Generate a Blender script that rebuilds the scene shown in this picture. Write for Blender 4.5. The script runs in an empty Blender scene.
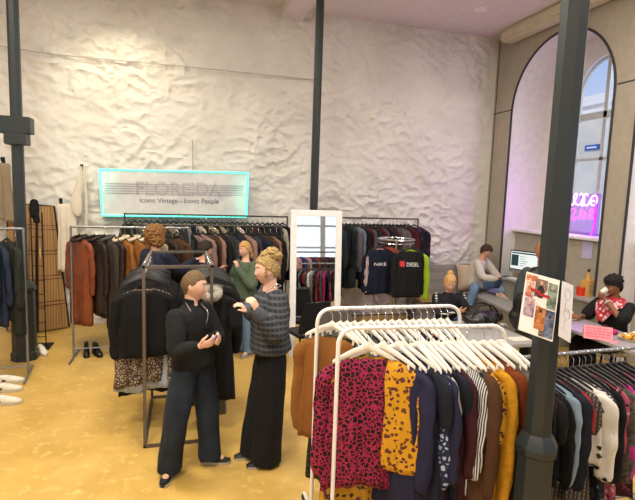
import bpy, bmesh, math, random
from mathutils import Vector, Matrix, noise
from mathutils.bvhtree import BVHTree
V = Vector; PI = math.pi; R = math.radians
C = bpy.context.scene.collection
rnd = random.Random(7)

# ------------------------------------------------------------------ camera
YAW, PIT, ROL, FPX, HC = R(15.676), R(6.483), R(1.897), 486.0, 2.25
_f = V((math.sin(YAW)*math.cos(PIT), math.cos(YAW)*math.cos(PIT), -math.sin(PIT)))
_r = V((math.cos(YAW), -math.sin(YAW), 0)); _u = _r.cross(_f)
_r2 = math.cos(ROL)*_r + math.sin(ROL)*_u; _u2 = -math.sin(ROL)*_r + math.cos(ROL)*_u
def at(px, py, Y):
    """world point at depth Y (distance towards the stone wall) seen in direction px, py"""
    d = _f + _r2*((px-317.5)/FPX) - _u2*((py-250)/FPX)
    return V((0, 0, HC)) + d*(Y/d.y)
cam = bpy.data.objects.new('camera', bpy.data.cameras.new('camera')); C.objects.link(cam)
cam.data.sensor_width = 36; cam.data.lens = 36*FPX/635
cam.matrix_world = Matrix(((_r2.x, _u2.x, -_f.x, 0), (_r2.y, _u2.y, -_f.y, 0), (_r2.z, _u2.z, -_f.z, HC), (0, 0, 0, 1)))
bpy.context.scene.camera = cam

# ------------------------------------------------------------------ materials
def lin(h):
    if not isinstance(h, str): return tuple(h)+((1,) if len(h) == 3 else ())
    h = h.lstrip('#'); o = []
    for i in (0, 2, 4):
        x = int(h[i:i+2], 16)/255; o.append(x/12.92 if x <= .04045 else ((x+.055)/1.055)**2.4)
    return tuple(o)+(1,)
MATS = {}
def mat(name, col, rough=.8, pat=None, c2=None, c3=None, sc=20., bump=0., bsc=60., metal=0., spec=.3, emit=None, es=1., alpha=1., trans=0., width=.1, sheen=0.):
    if name in MATS: return MATS[name]
    m = bpy.data.materials.new(name); MATS[name] = m; m.use_nodes = True
    nt = m.node_tree; N = nt.nodes; Lk = nt.links.new; b = N['Principled BSDF']
    b.inputs['Base Color'].default_value = lin(col); b.inputs['Roughness'].default_value = rough
    b.inputs['Metallic'].default_value = metal; b.inputs['Specular IOR Level'].default_value = spec
    b.inputs['Alpha'].default_value = alpha; b.inputs['Transmission Weight'].default_value = trans
    if sheen: b.inputs['Sheen Weight'].default_value = sheen
    if emit: b.inputs['Emission Color'].default_value = lin(emit); b.inputs['Emission Strength'].default_value = es
    tc = N.new('ShaderNodeTexCoord'); co = tc.outputs['Object']
    def new(t, **k):
        n = N.new(t)
        for a, v in k.items():
            if a in n.inputs: n.inputs[a].default_value = v
            else: setattr(n, a, v)
        return n
    def mix(fac, a, bb):
        n = N.new('ShaderNodeMix'); n.data_type = 'RGBA'
        if isinstance(fac, float): n.inputs[0].default_value = fac
        else: Lk(fac, n.inputs[0])
        for i, v in ((6, a), (7, bb)):
            if isinstance(v, (str, tuple)): n.inputs[i].default_value = lin(v)
            else: Lk(v, n.inputs[i])
        return n.outputs[2]
    def step(sock, lo, hi):
        n = N.new('ShaderNodeMapRange'); n.inputs[1].default_value = lo; n.inputs[2].default_value = hi; Lk(sock, n.inputs[0]); return n.outputs[0]
    def warp(amount, s):
        nz = new('ShaderNodeTexNoise', Scale=s); Lk(co, nz.inputs['Vector'])
        a = N.new('ShaderNodeVectorMath'); a.operation = 'MULTIPLY_ADD'; Lk(nz.outputs['Color'], a.inputs[0])
        a.inputs[1].default_value = (amount,)*3; Lk(co, a.inputs[2]); return a.outputs[0]
    out = None
    if pat == 'mottle':
        n = new('ShaderNodeTexNoise', Scale=sc, Detail=5.); Lk(co, n.inputs['Vector'])
        out = mix(step(n.outputs['Fac'], .36, .64), col, c2)
        if c3:
            n2 = new('ShaderNodeTexNoise', Scale=sc*4.3, Detail=3.); Lk(co, n2.inputs['Vector'])
            out = mix(step(n2.outputs['Fac'], .56, .7), out, c3)
    elif pat == 'leopard':      # col = net lines, c2 = spots
        v = new('ShaderNodeTexVoronoi', Scale=sc, feature='DISTANCE_TO_EDGE'); Lk(warp(.035, sc*.6), v.inputs['Vector'])
        out = mix(step(v.outputs['Distance'], width, width+.05), col, c2)
        if c3:
            v2 = new('ShaderNodeTexVoronoi', Scale=sc); Lk(warp(.035, sc*.6), v2.inputs['Vector'])
            out = mix(step(v2.outputs['Distance'], .22, .18), out, c3)
    elif pat == 'floral':       # col = ground, c2/c3 = blossoms
        v = new('ShaderNodeTexVoronoi', Scale=sc); Lk(warp(.03, sc*.8), v.inputs['Vector'])
        sp = N.new('ShaderNodeSeparateColor'); Lk(v.outputs['Color'], sp.inputs[0])
        blo = mix(step(sp.outputs[0], .45, .55), c2, c3 or c2)
        n = new('ShaderNodeTexNoise', Scale=sc*3.); Lk(co, n.inputs['Vector'])
        a = N.new('ShaderNodeMath'); a.operation = 'MULTIPLY_ADD'; Lk(n.outputs['Fac'], a.inputs[0]); a.inputs[1].default_value = .5; Lk(v.outputs['Distance'], a.inputs[2])
        out = mix(step(a.outputs[0], width+.42, width+.36), col, blo)
    elif pat in ('vstripe', 'hstripe'):
        w = new('ShaderNodeTexWave', Scale=sc, Distortion=.6, bands_direction='X' if pat == 'vstripe' else 'Z'); Lk(co, w.inputs['Vector'])
        out = mix(step(w.outputs['Fac'], .42+width-.1, .56+width-.1), col, c2)
    elif pat == 'plaid':
        w = new('ShaderNodeTexWave', Scale=sc, Distortion=.8, bands_direction='X'); Lk(co, w.inputs['Vector'])
        w2 = new('ShaderNodeTexWave', Scale=sc*.8, Distortion=.8, bands_direction='Z'); Lk(co, w2.inputs['Vector'])
        out = mix(step(w.outputs['Fac'], .4, .7), col, c2); out = mix(step(w2.outputs['Fac'], .55, .75), out, c3 or c2)
    if out is None:
        n = new('ShaderNodeTexNoise', Scale=9., Detail=3.); Lk(co, n.inputs['Vector'])
        h = N.new('ShaderNodeHueSaturation'); h.inputs['Color'].default_value = lin(col)
        mr = N.new('ShaderNodeMapRange'); mr.inputs[3].default_value = .86; mr.inputs[4].default_value = 1.14; Lk(n.outputs['Fac'], mr.inputs[0])
        Lk(mr.outputs[0], h.inputs['Value']); out = h.outputs[0]
    Lk(out, b.inputs['Base Color'])
    if bump:
        n = new('ShaderNodeTexNoise', Scale=bsc, Detail=4.); Lk(co, n.inputs['Vector'])
        bp = N.new('ShaderNodeBump'); bp.inputs['Strength'].default_value = bump; bp.inputs['Distance'].default_value = .01
        Lk(n.outputs['Fac'], bp.inputs['Height']); Lk(bp.outputs[0], b.inputs['Normal'])
    return m

# ------------------------------------------------------------------ mesh helpers
def B(): return bmesh.new()
def box(bm, a, b, bev=0.):
    a, b = V(a), V(b); c = (a+b)/2; s = b-a
    r = bmesh.ops.create_cube(bm, size=1, matrix=Matrix.Translation(c) @ Matrix.Diagonal((abs(s.x), abs(s.y), abs(s.z), 1)))
    if bev:
        es = list({e for v in r['verts'] for e in v.link_edges})
        bmesh.ops.bevel(bm, geom=es, offset=bev, segments=2, affect='EDGES')
def loft(bm, rings, cap=True, closed=True):
    L = [[bm.verts.new(p) for p in r] for r in rings]; n = len(L[0])
    for a, b in zip(L, L[1:]):
        for i in range(n if closed else n-1):
            j = (i+1) % n; bm.faces.new((a[i], a[j], b[j], b[i]))
    if cap: bm.faces.new(L[0][::-1]); bm.faces.new(L[-1])
    return L
def frames(pts):
    T = []
    for i in range(len(pts)):
        d = pts[min(i+1, len(pts)-1)]-pts[max(i-1, 0)]; T.append(d.normalized() if d.length > 1e-9 else V((0, 0, 1)))
    n = T[0].orthogonal().normalized(); out = []
    for t in T:
        n = (n-t*n.dot(t)); n = n.normalized() if n.length > 1e-6 else t.orthogonal().normalized(); out.append((n.copy(), t.cross(n)))
    return out
def tube(bm, pts, r, n=10, loop=False):
    pts = [V(p) for p in pts]; rs = r if isinstance(r, (list, tuple)) else [r]*len(pts)
    rings = [[p+(a*math.cos(2*PI*k/n)+b*math.sin(2*PI*k/n))*q for k in range(n)] for p, q, (a, b) in zip(pts, rs, frames(pts))]
    if loop: rings.append(rings[0])
    loft(bm, rings, cap=not loop)
def rounded(pts, r, k=6):
    """polyline with its corners rounded"""
    pts = [V(p) for p in pts]; o = [pts[0]]
    for a, b, c in zip(pts, pts[1:], pts[2:]):
        d1 = (a-b).normalized(); d2 = (c-b).normalized(); q = min(r, (a-b).length*.49, (c-b).length*.49)
        for i in range(k+1):
            t = i/k; o.append((b+d1*q)*(1-t)**2+b*2*t*(1-t)+(b+d2*q)*t*t)
    return o+[pts[-1]]
def catmull(pts, vals, k=5):
    P = [V(p) for p in pts]; o = []; w = []
    for i in range(len(P)-1):
        p0, p1, p2, p3 = P[max(i-1, 0)], P[i], P[i+1], P[min(i+2, len(P)-1)]
        for j in range(k):
            t = j/k
            o.append(.5*((2*p1)+(p2-p0)*t+(2*p0-5*p1+4*p2-p3)*t*t+(3*p1-p0-3*p2+p3)*t**3)); w.append(vals[i]*(1-t)+vals[i+1]*t)
    return o+[P[-1]], w+[vals[-1]]
def limb(bm, pts, rads, n=12, k=5, flat=None, capround=True):
    """tapered limb with rounded ends; flat = (axis, factor) squashes the section along a world axis"""
    p, r = catmull(pts, rads, k)
    if capround:
        d0 = (p[0]-p[1]).normalized(); d1 = (p[-1]-p[-2]).normalized()
        p = [p[0]+d0*r[0]*.85, p[0]+d0*r[0]*.55]+p+[p[-1]+d1*r[-1]*.55, p[-1]+d1*r[-1]*.85]; r = [r[0]*.3, r[0]*.8]+r+[r[-1]*.8, r[-1]*.3]
    rings = []
    for q, rr, (a, b) in zip(p, r, frames(p)):
        ring = []
        for i in range(n):
            o = (a*math.cos(2*PI*i/n)+b*math.sin(2*PI*i/n))*rr
            if flat: ax = V(flat[0]); o = o-ax*o.dot(ax)*(1-flat[1])
            ring.append(q+o)
        rings.append(ring)
    loft(bm, rings)
def ball(bm, c, r, M=None, seg=16):
    r = r if isinstance(r, (tuple, list)) else (r,)*3
    m = Matrix.Translation(V(c)) @ (M.to_4x4() if M else Matrix.Identity(4)) @ Matrix.Diagonal((*r, 1))
    bmesh.ops.create_uvsphere(bm, u_segments=seg, v_segments=max(6, seg*2//3), radius=1, matrix=m)
def lathe(bm, prof, c=(0, 0, 0), n=24, rot=0.):
    c = V(c); loft(bm, [[c+V((r*math.cos(2*PI*k/n+rot), r*math.sin(2*PI*k/n+rot), z)) for k in range(n)] for r, z in prof])
def to_mesh(name, bm, smooth=True, ang=40):
    me = bpy.data.meshes.new(name); bmesh.ops.recalc_face_normals(bm, faces=bm.faces); bm.to_mesh(me); bm.free()
    if smooth:
        me.polygons.foreach_set('use_smooth', [True]*len(me.polygons))
        if ang < 180: me.set_sharp_from_angle(angle=R(ang))
    return me
def obj(name, bm, m, parent=None, smooth=True, ang=40):
    me = bm if isinstance(bm, bpy.types.Mesh) else to_mesh(name, bm, smooth, ang)
    if m and not me.materials: me.materials.append(m)
    o = bpy.data.objects.new(name, me); C.objects.link(o)
    if parent: o.parent = parent
    return o
def thing(name, label, cat, loc=(0, 0, 0), rz=0., group=None):
    o = bpy.data.objects.new(name, None); C.objects.link(o); o.empty_display_size = .1
    o.location = loc; o.rotation_euler = (0, 0, rz); return tag(o, label, cat, group)
def tag(o, label, cat, group=None):
    o['label'] = label; o['category'] = cat
    if group: o['group'] = group
    return o
def struct(name, bm, m, smooth=False):
    o = obj(name, bm, m, None, smooth); o['kind'] = 'structure'; return o
def evaluated(bm, mods):
    """run modifiers on a mesh and return the finished mesh"""
    me = bpy.data.meshes.new('tmp'); bmesh.ops.recalc_face_normals(bm, faces=bm.faces); bm.to_mesh(me); bm.free()
    o = bpy.data.objects.new('tmp', me); C.objects.link(o)
    for t, kw in mods:
        md = o.modifiers.new(t, t)
        for k, v in kw.items(): setattr(md, k, v)
    dg = bpy.context.evaluated_depsgraph_get(); dg.update()
    r = bpy.data.meshes.new_from_object(o.evaluated_get(dg)); bpy.data.objects.remove(o); bpy.data.meshes.remove(me)
    r.polygons.foreach_set('use_smooth', [True]*len(r.polygons)); return r
def skin(bm, voxel=.008, smooth=4, folds=0., fsc=9., seed=0., stretch=.35):
    me = evaluated(bm, [('REMESH', dict(mode='VOXEL', voxel_size=voxel)), ('SMOOTH', dict(factor=.5, iterations=smooth))])
    if folds:
        ns = [v.normal.copy() for v in me.vertices]
        for v, n in zip(me.vertices, ns):
            p = V((v.co.x*fsc+seed, v.co.y*fsc, v.co.z*fsc*stretch))
            v.co += n*(noise.noise(p)*folds+noise.noise(p*2.3)*folds*.4)
    return me
def text_bm(body, size, font_scale_x=1.0, extrude=0., offset=0.):
    cu = bpy.data.curves.new('t', 'FONT'); cu.body = body; cu.size = size; cu.align_x = 'CENTER'; cu.align_y = 'CENTER'; cu.extrude = extrude; cu.offset = offset
    o = bpy.data.objects.new('t', cu); C.objects.link(o); dg = bpy.context.evaluated_depsgraph_get(); dg.update()
    me = bpy.data.meshes.new_from_object(o.evaluated_get(dg)); bpy.data.objects.remove(o); bpy.data.curves.remove(cu)
    bm = B(); bm.from_mesh(me); bpy.data.meshes.remove(me)
    for v in bm.verts: v.co = V((v.co.x*font_scale_x, -v.co.z, v.co.y))     # stands upright facing -Y
    return bm
ORD = 'first second third fourth fifth sixth seventh eighth ninth tenth eleventh twelfth thirteenth fourteenth fifteenth sixteenth seventeenth eighteenth nineteenth twentieth'.split()
ORD += ['twenty-'+o for o in ORD[:9]]+['thirtieth']+['thirty-'+o for o in ORD[:9]]+['fortieth']

# ------------------------------------------------------------------ room
RX, WY, CZ = 5.92, 8.6, 5.36        # window wall, stone wall, ceiling
LX, FY = -4.6, -4.4                 # left wall, wall behind
m_floor = mat('ochre_floor', '#c6a359', .36, 'mottle', '#b8954b', '#cfae66', sc=2.6, bump=.05, bsc=30, spec=.4)
m_stone = mat('whitewashed_stone', '#dcd9d2', .9, 'mottle', '#d2cec6', None, sc=1.3, bump=.6, bsc=16, spec=.1)
m_ceil = mat('ceiling_paint', '#ddd3d2', .85)
m_panel = mat('taupe_wall_panel', '#a79f90', .7)
m_white = mat('white_plaster', '#dedadb', .8)
m_seam = mat('dark_seam', '#34343a', .6)
m_iron = mat('painted_iron', '#23292a', .42, bump=.08, bsc=25, spec=.4)
m_glass = mat('window_glass', '#ffffff', .02, trans=1., alpha=.12, spec=.3)
m_wframe = mat('window_frame_paint', '#b9bdc0', .5)
bm = B(); box(bm, (LX, FY, -.1), (RX+.9, WY+.2, 0)); struct('floor', bm, m_floor)
bm = B(); box(bm, (LX, FY, CZ), (RX+1.2, WY+.2, CZ+.15)); struct('ceiling', bm, m_ceil)
# stone wall with hand-laid lumps
bm = B(); nx, nz = 420, 210; g = []
for j in range(nz+1):
    row = []
    for i in range(nx+1):
        x = LX+(RX-LX)*i/nx; z = CZ*j/nz
        p = V((x*1.25, 3.1, z*1.9+x*.35)); q = V((x*3.4+z*1.2, 7.7, z*4.2))
        u = V((x*2.6+z*.9+.5*noise.noise(q*.6), 7.7, z*3.3-x*.5)); m_ = .35+.65*max(0, min(1, .5+1.6*noise.noise(V((x*.7, 9.1, z*.8)))))
        d = .03*noise.noise(p)+m_*(.07*(1-abs(noise.noise(u*1.3)))**3+.045*(1-abs(noise.noise(u*2.9)))**3)+.02*noise.noise(q*2.0)+.012*noise.noise(q*5)
        k = min(1, (5.95-x)/.5)
        row.append(bm.verts.new((x, WY-.03-d*k*.85, z)))
    g.append(row)
for j in range(nz):
    for i in range(nx): bm.faces.new((g[j][i], g[j][i+1], g[j+1][i+1], g[j+1][i]))
struct('wall_back', bm, m_stone, True)
bm = B(); box(bm, (LX-.15, FY, 0), (LX, WY+.2, CZ)); struct('wall_left', bm, m_white)

# window wall: piers with arched niches
SPZ, AR = 3.88, 1.13
def arch_wall(name, y0, y1, cy, m):
    """slab of the window wall between y0 and y1 with an arched opening round cy"""
    bm = B(); t = .12; outl = []
    arc = [(cy+AR, 0)]+[(cy+AR*math.cos(a), SPZ+AR*math.sin(a)) for a in [PI*k/32 for k in range(33)]]+[(cy-AR, 0)]
    def strip(a, b):
        for xx in (RX, RX+t):
            v = [bm.verts.new((xx, p[0], p[1])) for p in (a[0], a[1], b[1], b[0])]; bm.faces.new(v)
    strip(((y1, 0), (y1, SPZ)), ((cy+AR, 0), (cy+AR, SPZ))); strip(((y0, 0), (y0, SPZ)), ((cy-AR, 0), (cy-AR, SPZ)))
    N = 32
    for k in range(N):
        a, b = PI*k/N, PI*(k+1)/N
        pa, pb = (cy+AR*math.cos(a), SPZ+AR*math.sin(a)), (cy+AR*math.cos(b), SPZ+AR*math.sin(b))
        def outer(p):
            yy = min(max(cy+(p[0]-cy)*1.0, y0), y1); return (yy, CZ)
        strip((pa, outer(pa)), (pb, outer(pb)))
    for s, e in ((cy+AR, y1), (y0, cy-AR)): strip(((s, SPZ), (s, CZ)), ((e, SPZ), (e, CZ)))
    struct(name, bm, m)
def arch_pts(cy, r, z0, spz, n=32): return [(cy+r, z0)]+[(cy+r*math.cos(PI*k/n), spz+r*math.sin(PI*k/n)) for k in range(n+1)]+[(cy-r, z0)]
NX = RX+.75                          # back plane of the niches
centres = [6.87, 4.22, 1.57, -1.08]
edges = [WY+.1, 5.545, 2.895, .245, FY]
for i, cy in enumerate(centres):
    arch_wall('wall_right' if i == 0 else 'wall_right.%03d' % i, edges[i+1], edges[i], cy, m_panel)
    # jamb and vault
    bm = B(); ap = arch_pts(cy, AR, 0, SPZ)
    L = loft(bm, [[V((xx, y, z)) for y, z in ap] for xx in (RX+.0, NX)], cap=False, closed=False)
    struct('wall_niche' if i == 0 else 'wall_niche.%03d' % i, bm, m_white, True)
    # thin dark trim following the arch
    bm = B(); tube(bm, [V((RX-.005, y, z)) for y, z in ap], .02, 6); struct('trim_%d' % (i+1), bm, m_seam, True)
    # window wall at the back of the niche, with an arched opening
    wy, wr, wsp, wz = cy-.25, .6, 4.08, 1.7
    bm = B(); wa = arch_pts(wy, wr, wz, wsp)
    def q(*p): bm.faces.new([bm.verts.new((NX, a, b)) for a, b in p])
    q((cy-AR, 0), (cy+AR, 0), (cy+AR, wz), (cy-AR, wz)); q((wy+wr, wz), (cy+AR, wz), (cy+AR, wsp), (wy+wr, wsp)); q((cy-AR, wz), (wy-wr, wz), (wy-wr, wsp), (cy-AR, wsp))
    for k in range(32):
        a, b = PI*k/32, PI*(k+1)/32
        q((wy+wr*math.cos(a), wsp+wr*math.sin(a)), (cy+AR*math.cos(a), wsp+(AR-.05)*math.sin(a)), (cy+AR*math.cos(b), wsp+(AR-.05)*math.sin(b)), (wy+wr*math.cos(b), wsp+wr*math.sin(b)))
    struct('wall_window_side' if i == 0 else 'wall_window_side.%03d' % i, bm, m_white)
    # frame, mullion, transoms
    bm = B(); tube(bm, [V((NX+.03, y, z)) for y, z in arch_pts(wy, wr-.03, wz, wsp)]+[V((NX+.03, wy+wr-.03, wz))], .035, 6)
    box(bm, (NX, wy-.035, wz), (NX+.06, wy+.035, wsp+wr-.02))
    for zz, h in ((3.72, .05), (3.0, .022), (2.38, .022)): box(bm, (NX, wy-wr+.02, zz-h), (NX+.055, wy+wr-.02, zz+h))
    box(bm, (NX-.01, wy-wr, wz), (NX+.06, wy+wr, wz+.06))
    w = struct('window_%d' % (i+1), bm, m_wframe)
    bm = B(); ga = arch_pts(wy, wr-.03, wz, wsp); bm.faces.new([bm.verts.new((NX+.04, y, z)) for y, z in ga]); gl = obj('window_pane', bm, m_glass, w)
    # parapet with a ledge board
    bm = B(); box(bm, (RX+.28, cy-AR+.01, 0), (NX, cy+AR-.01, 1.68)); struct('wall_parapet' if i == 0 else 'wall_parapet.%03d' % i, bm, m_panel)
    bm = B(); box(bm, (RX+.2, cy-AR+.01, 1.68), (NX, cy+AR-.01, 1.72)); struct('trim_%d' % (i+11), bm, m_white)
# panel seams on the window wall
bm = B()
for a, b in ((8.03, 8.6), (5.38, 5.71), (2.73, 3.06)): box(bm, (RX-.004, a, 3.93), (RX+.002, b, 3.95))
box(bm, (RX-.004, 8.5, 0), (RX+.002, 8.52, CZ)); box(bm, (RX-.004, 5.34, 0), (RX+.012, 5.365, SPZ))
struct('trim_20', bm, m_seam)
# wall behind the viewpoint with two big daylight windows
bm = B(); wins = [(-3.6, -.2), (1.6, 5.6)]; z0, z1 = 1.0, 4.4
for a, b in ((LX, -3.6), (-.2, 1.6), (5.6, RX+.2)): box(bm, (a, FY-.2, 0), (b, FY, CZ))
for a, b in wins: box(bm, (a, FY-.2, 0), (b, FY, z0)); box(bm, (a, FY-.2, z1), (b, FY, CZ))
struct('wall_front', bm, m_white)
for i, (a, b) in enumerate(wins):
    bm = B(); n = 3
    for k in range(n+1):
        x = a+(b-a)*k/n; w_ = .09 if 0 < k < n else .06; box(bm, (x-w_, FY-.14, z0), (x+w_, FY-.04, z1))
    for zz in (z0, 1.75, 2.55, 3.35, z1): box(bm, (a, FY-.12, zz-.035), (b, FY-.06, zz+.035))
    w = struct('window_%d' % (i+6), bm, m_wframe)
    bm = B(); bm.faces.new([bm.verts.new(p) for p in ((a, FY-.1, z0), (b, FY-.1, z0), (b, FY-.1, z1), (a, FY-.1, z1))]); obj('window_pane', bm, m_glass, w)

# ceiling beam, duct, downlights
bm = B(); box(bm, (1.62, FY, CZ-.16), (1.98, WY, CZ+.01)); struct('trim_21', bm, m_ceil)
m_duct = mat('duct_paint', '#cfc8ae', .6)
t = thing('air_duct', 'long cream boxed air duct along the ceiling above the arched window', 'duct', (5.77, 8.12, 0))
bm = B(); box(bm, (-.14, -9, 5.13), (.14, 0, CZ), .05); obj('casing', bm, m_duct, t)
bm = B(); box(bm, (-.11, -.0, 5.16), (.11, .02, CZ-.03), .03); obj('end_cap', bm, m_duct, t)
m_lampw = mat('lamp_white', '#f4f0ea', .4); m_glow = mat('lamp_glow', '#fff4e0', .4, emit='#fff0d8', es=9.)
def lamp_obj(kind, name, loc, energy, col, **k):
    l = bpy.data.lights.new(name, kind); l.energy = energy; l.color = col
    for a, v in k.items():
        if a not in ('rot', 'aim'): setattr(l, a, v)
    o = bpy.data.objects.new(name, l); C.objects.link(o); o.location = loc
    if 'aim' in k: o.rotation_euler = (V(k['aim'])-V(loc)).to_track_quat('-Z', 'Y').to_euler()
    return o
def downlight(x, y, label, e, col=(1, .86, .68)):
    t = thing('recessed_downlight', label, 'ceiling light', (x, y, CZ))
    bm = B(); lathe(bm, [(.075, -.012), (.1, -.012), (.1, .0), (.075, .0)], n=28); obj('trim_ring', bm, m_lampw, t)
    bm = B(); lathe(bm, [(.0, -.006), (.074, -.006), (.074, -.001), (.0, -.001)], n=24); obj('diffuser', bm, m_glow, t)
    lamp_obj('SPOT', 'downlight_beam', (x, y, CZ-.03), e, col, spot_size=R(120), spot_blend=.9, shadow_soft_size=.08)
downlight(4.72, 7.38, 'small round recessed downlight in the ceiling near the window wall', 60)
def fill_luminaire(x, y, label, e, col, r=.45):  # unseen ceiling fixture, added to give the room soft general light
    t = thing('added_ceiling_lamp', label, 'ceiling light', (x, y, CZ))
    bm = B(); lathe(bm, [(r+.02, -.1), (r+.03, -.09), (r+.03, 0), (0, 0)], n=36); obj('housing', bm, m_lampw, t)
    bm = B(); lathe(bm, [(0, -.104), (r, -.104), (r, -.09), (0, -.09)], n=36); obj('diffuser', bm, m_glow, t)
    lamp_obj('AREA', 'fill_light', (x, y, CZ-.11), e, col, shape='DISK', size=r*2)
WARM = (1, .93, .80)
for x, y, e, w in ((-1.6, 5.2, 150, 'over the left racks'), (-1.2, 1.2, 190, 'left of the viewpoint'), (.1, 3.0, 130, 'over the middle of the floor'), (3.6, 1.0, 120, 'right of the viewpoint'), (3.9, 4.4, 70, 'over the food table'), (0, -2.2, 110, 'behind the viewpoint')):
    fill_luminaire(x, y, 'round white ceiling lamp '+w, e*.9, WARM if x < 3 else (1, .92, .82))
# wall-washing spot on a bracket
t = thing('spotlight', 'black ceiling spotlight aimed at the left of the stone wall', 'spotlight', (-1.0, 7.1, CZ))
bm = B(); tube(bm, [(0, 0, 0), (0, 0, -.18)], .015); obj('stem', bm, m_iron, t)
bm = B(); limb(bm, [(0, -.06, -.16), (0, .12, -.26)], [.06, .065], 14, 2); obj('head', bm, m_iron, t)
lamp_obj('SPOT', 'spot_beam', (-1.0, 7.26, CZ-.3), 105, (1, .9, .62), spot_size=R(108), spot_blend=.6, shadow_soft_size=.05, aim=(-.7, WY, 2.2))

# conduits on the stone wall
m_cond = mat('conduit_paint', '#b0aaa2', .7)
bm = B(); tube(bm, [at(0, 46, WY-.14), at(50, 54, WY-.14), at(180, 66, WY-.14), at(316, 80, WY-.14)], .008, 6); tag(obj('cable', bm, m_cond), 'thin grey cable running across the upper stone wall', 'cable')
bm = B(); tube(bm, [at(192.5, 140, WY-.15), at(193, 170, WY-.15)], .011, 6); tag(obj('conduit', bm, m_cond), 'short vertical conduit on the stone wall above the banner', 'conduit')

# iron columns
def column(x, y, label, r=.066, top=CZ, pr=.1, fz=.985):
    t = thing('iron_column', label, 'column', (x, y, 0), R(22.5))
    bm = B(); lathe(bm, [(pr*1.12, 0), (pr*1.12, .1), (pr, .12), (pr*.96, fz-.1)], n=8); obj('pedestal', bm, m_iron, t, ang=20)
    bm = B(); lathe(bm, [(pr*.96, fz-.1), (pr*1.1, fz-.085), (pr*1.12, fz-.05), (pr*.98, fz-.02), (pr*.9, fz-.005), (pr*.72, fz+.02), (r*1.1, fz+.04)], n=8); obj('flange', bm, m_iron, t, ang=20)
    bm = B(); lathe(bm, [(r*1.06, fz+.03), (r, top)], n=8); obj('shaft', bm, m_iron, t, ang=20); return t
column(1.87, 2.1, 'dark octagonal iron column in the foreground with taped posters')
column(1.87, 6.95, 'dark iron column behind the white framed mirror', .058)
t = column(-1.97, 6.92, 'dark iron column beside the left clothes racks, with box bracket', .066, CZ, .145, 1.0)
bm = B(); box(bm, (-.3, -.1, 2.88), (.17, .1, 3.08), .008); box(bm, (-.12, -.11, 2.74), (.12, .11, 2.885), .008); o = obj('bracket', bm, m_iron, t, ang=20); o.rotation_euler = (0, 0, -R(22.5))

# outside the arched window
m_fac = mat('facade_stone', '#cfcac2', .9, 'mottle', '#bdb8b0', sc=.8)
t = thing('townhouse', 'pale stone house across the street seen through the arched window', 'building', (15, 15, 0))
bm = B(); box(bm, (0, -9, -3), (6, 14, 6.2)); obj('facade', bm, m_fac, t)
bm = B(); box(bm, (-.35, -9.1, 5.9), (.0, 14, 6.25)); box(bm, (-.2, -9.1, 5.65), (0, 14, 5.9)); obj('cornice', bm, m_white, t)
bm = B(); box(bm, (-.3, -1.6, 6.2), (4, -.7, 14)); obj('upper_storey', bm, m_fac, t)
m_sbl = mat('street_sign_blue', '#2c55a5', .4)
p = at(592, 147.5, 14.6); bm = B(); k = (14.9-0)/p.x; p = V((14.96, p.y*14.96/p.x, HC+(p.z-HC)*14.96/p.x)); box(bm, (p.x-.02, p.y-.33, p.z-.1), (p.x+.03, p.y+.33, p.z+.1))
t = thing('street_sign', 'small blue street name plate on the house outside', 'sign'); obj('plate', bm, m_sbl, t)
bm = B(); box(bm, (p.x-.026, p.y-.22, p.z-.025), (p.x-.015, p.y+.22, p.z+.025)); obj('lettering_line', bm, m_white, t)

# neon sign on a clear board inside the window
m_neonw = mat('neon_pink_white', '#ffd0ff', .3, emit='#f7a0ff', es=5.); m_neonp = mat('neon_magenta', '#ff60d0', .3, emit='#f04ad8', es=3.); m_neonv = mat('neon_violet', '#a020ff', .3, emit='#9020ff', es=5.)
m_acr = mat('clear_acrylic', '#b070f0', .1, alpha=.35, spec=.5)
NSX = 6.58
def on_x(px, py, X):
    d = _f+_r2*((px-317.5)/FPX)-_u2*((py-250)/FPX); return V((0, 0, HC))+d*(X/d.x)
def ns(x, y): return on_x(550+x/7.69, 180+y/7.69, NSX)
t = thing('neon_sign', 'glowing violet and pink neon lettering sign standing in the arched window', 'neon sign')
def neon(name, strokes, m, r=.009):
    bm = B()
    for s in strokes:
        p, _ = catmull([ns(*q) for q in s], [1]*len(s), 6); tube(bm, p, r, 8)
    obj(name, bm, m, t)
neon('upper_lettering', [[(152, 150), (160, 182), (172, 192), (190, 160), (208, 118), (200, 104), (188, 118), (186, 150), (200, 185), (225, 190)],
    [(228, 118), (240, 106), (258, 122), (250, 150), (240, 172), (243, 196), (256, 192), (262, 150), (268, 112), (284, 108), (290, 122)],
    [(262, 190), (285, 196), (302, 170), (325, 128), (350, 120), (362, 140), (356, 175), (338, 196), (318, 190), (314, 168), (330, 158), (352, 166)]], m_neonw)
neon('lower_lettering', [[(148, 305), (150, 262), (165, 228), (186, 222), (192, 240), (178, 262), (170, 300), (190, 302), (204, 280)], [(222, 300), (234, 240), (244, 226), (250, 262), (254, 302)], [(226, 272), (252, 268)], [(262, 240), (276, 262), (270, 300)], [(300, 302), (306, 240), (322, 226), (334, 250), (310, 272), (340, 304)]], m_neonp)
neon('border_tube', [[(352, 140), (350, 230), (342, 330), (322, 410), (300, 436), (240, 440)], [(240, 440), (180, 428), (130, 418)]], m_neonv, .012)
bm = B(); a, b, c_, d_ = ns(140, 105), ns(385, 105), ns(362, 430), ns(132, 430)
L = [[bm.verts.new(q+V((dx, 0, 0))) for q in (a, b, c_, d_)] for dx in (.012, .02)]
bm.faces.new(L[0]); bm.faces.new(L[1][::-1])
for i in range(4): bm.faces.new((L[0][i], L[1][i], L[1][(i+1) % 4], L[0][(i+1) % 4]))
obj('clear_board', bm, m_acr, t)
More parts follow.
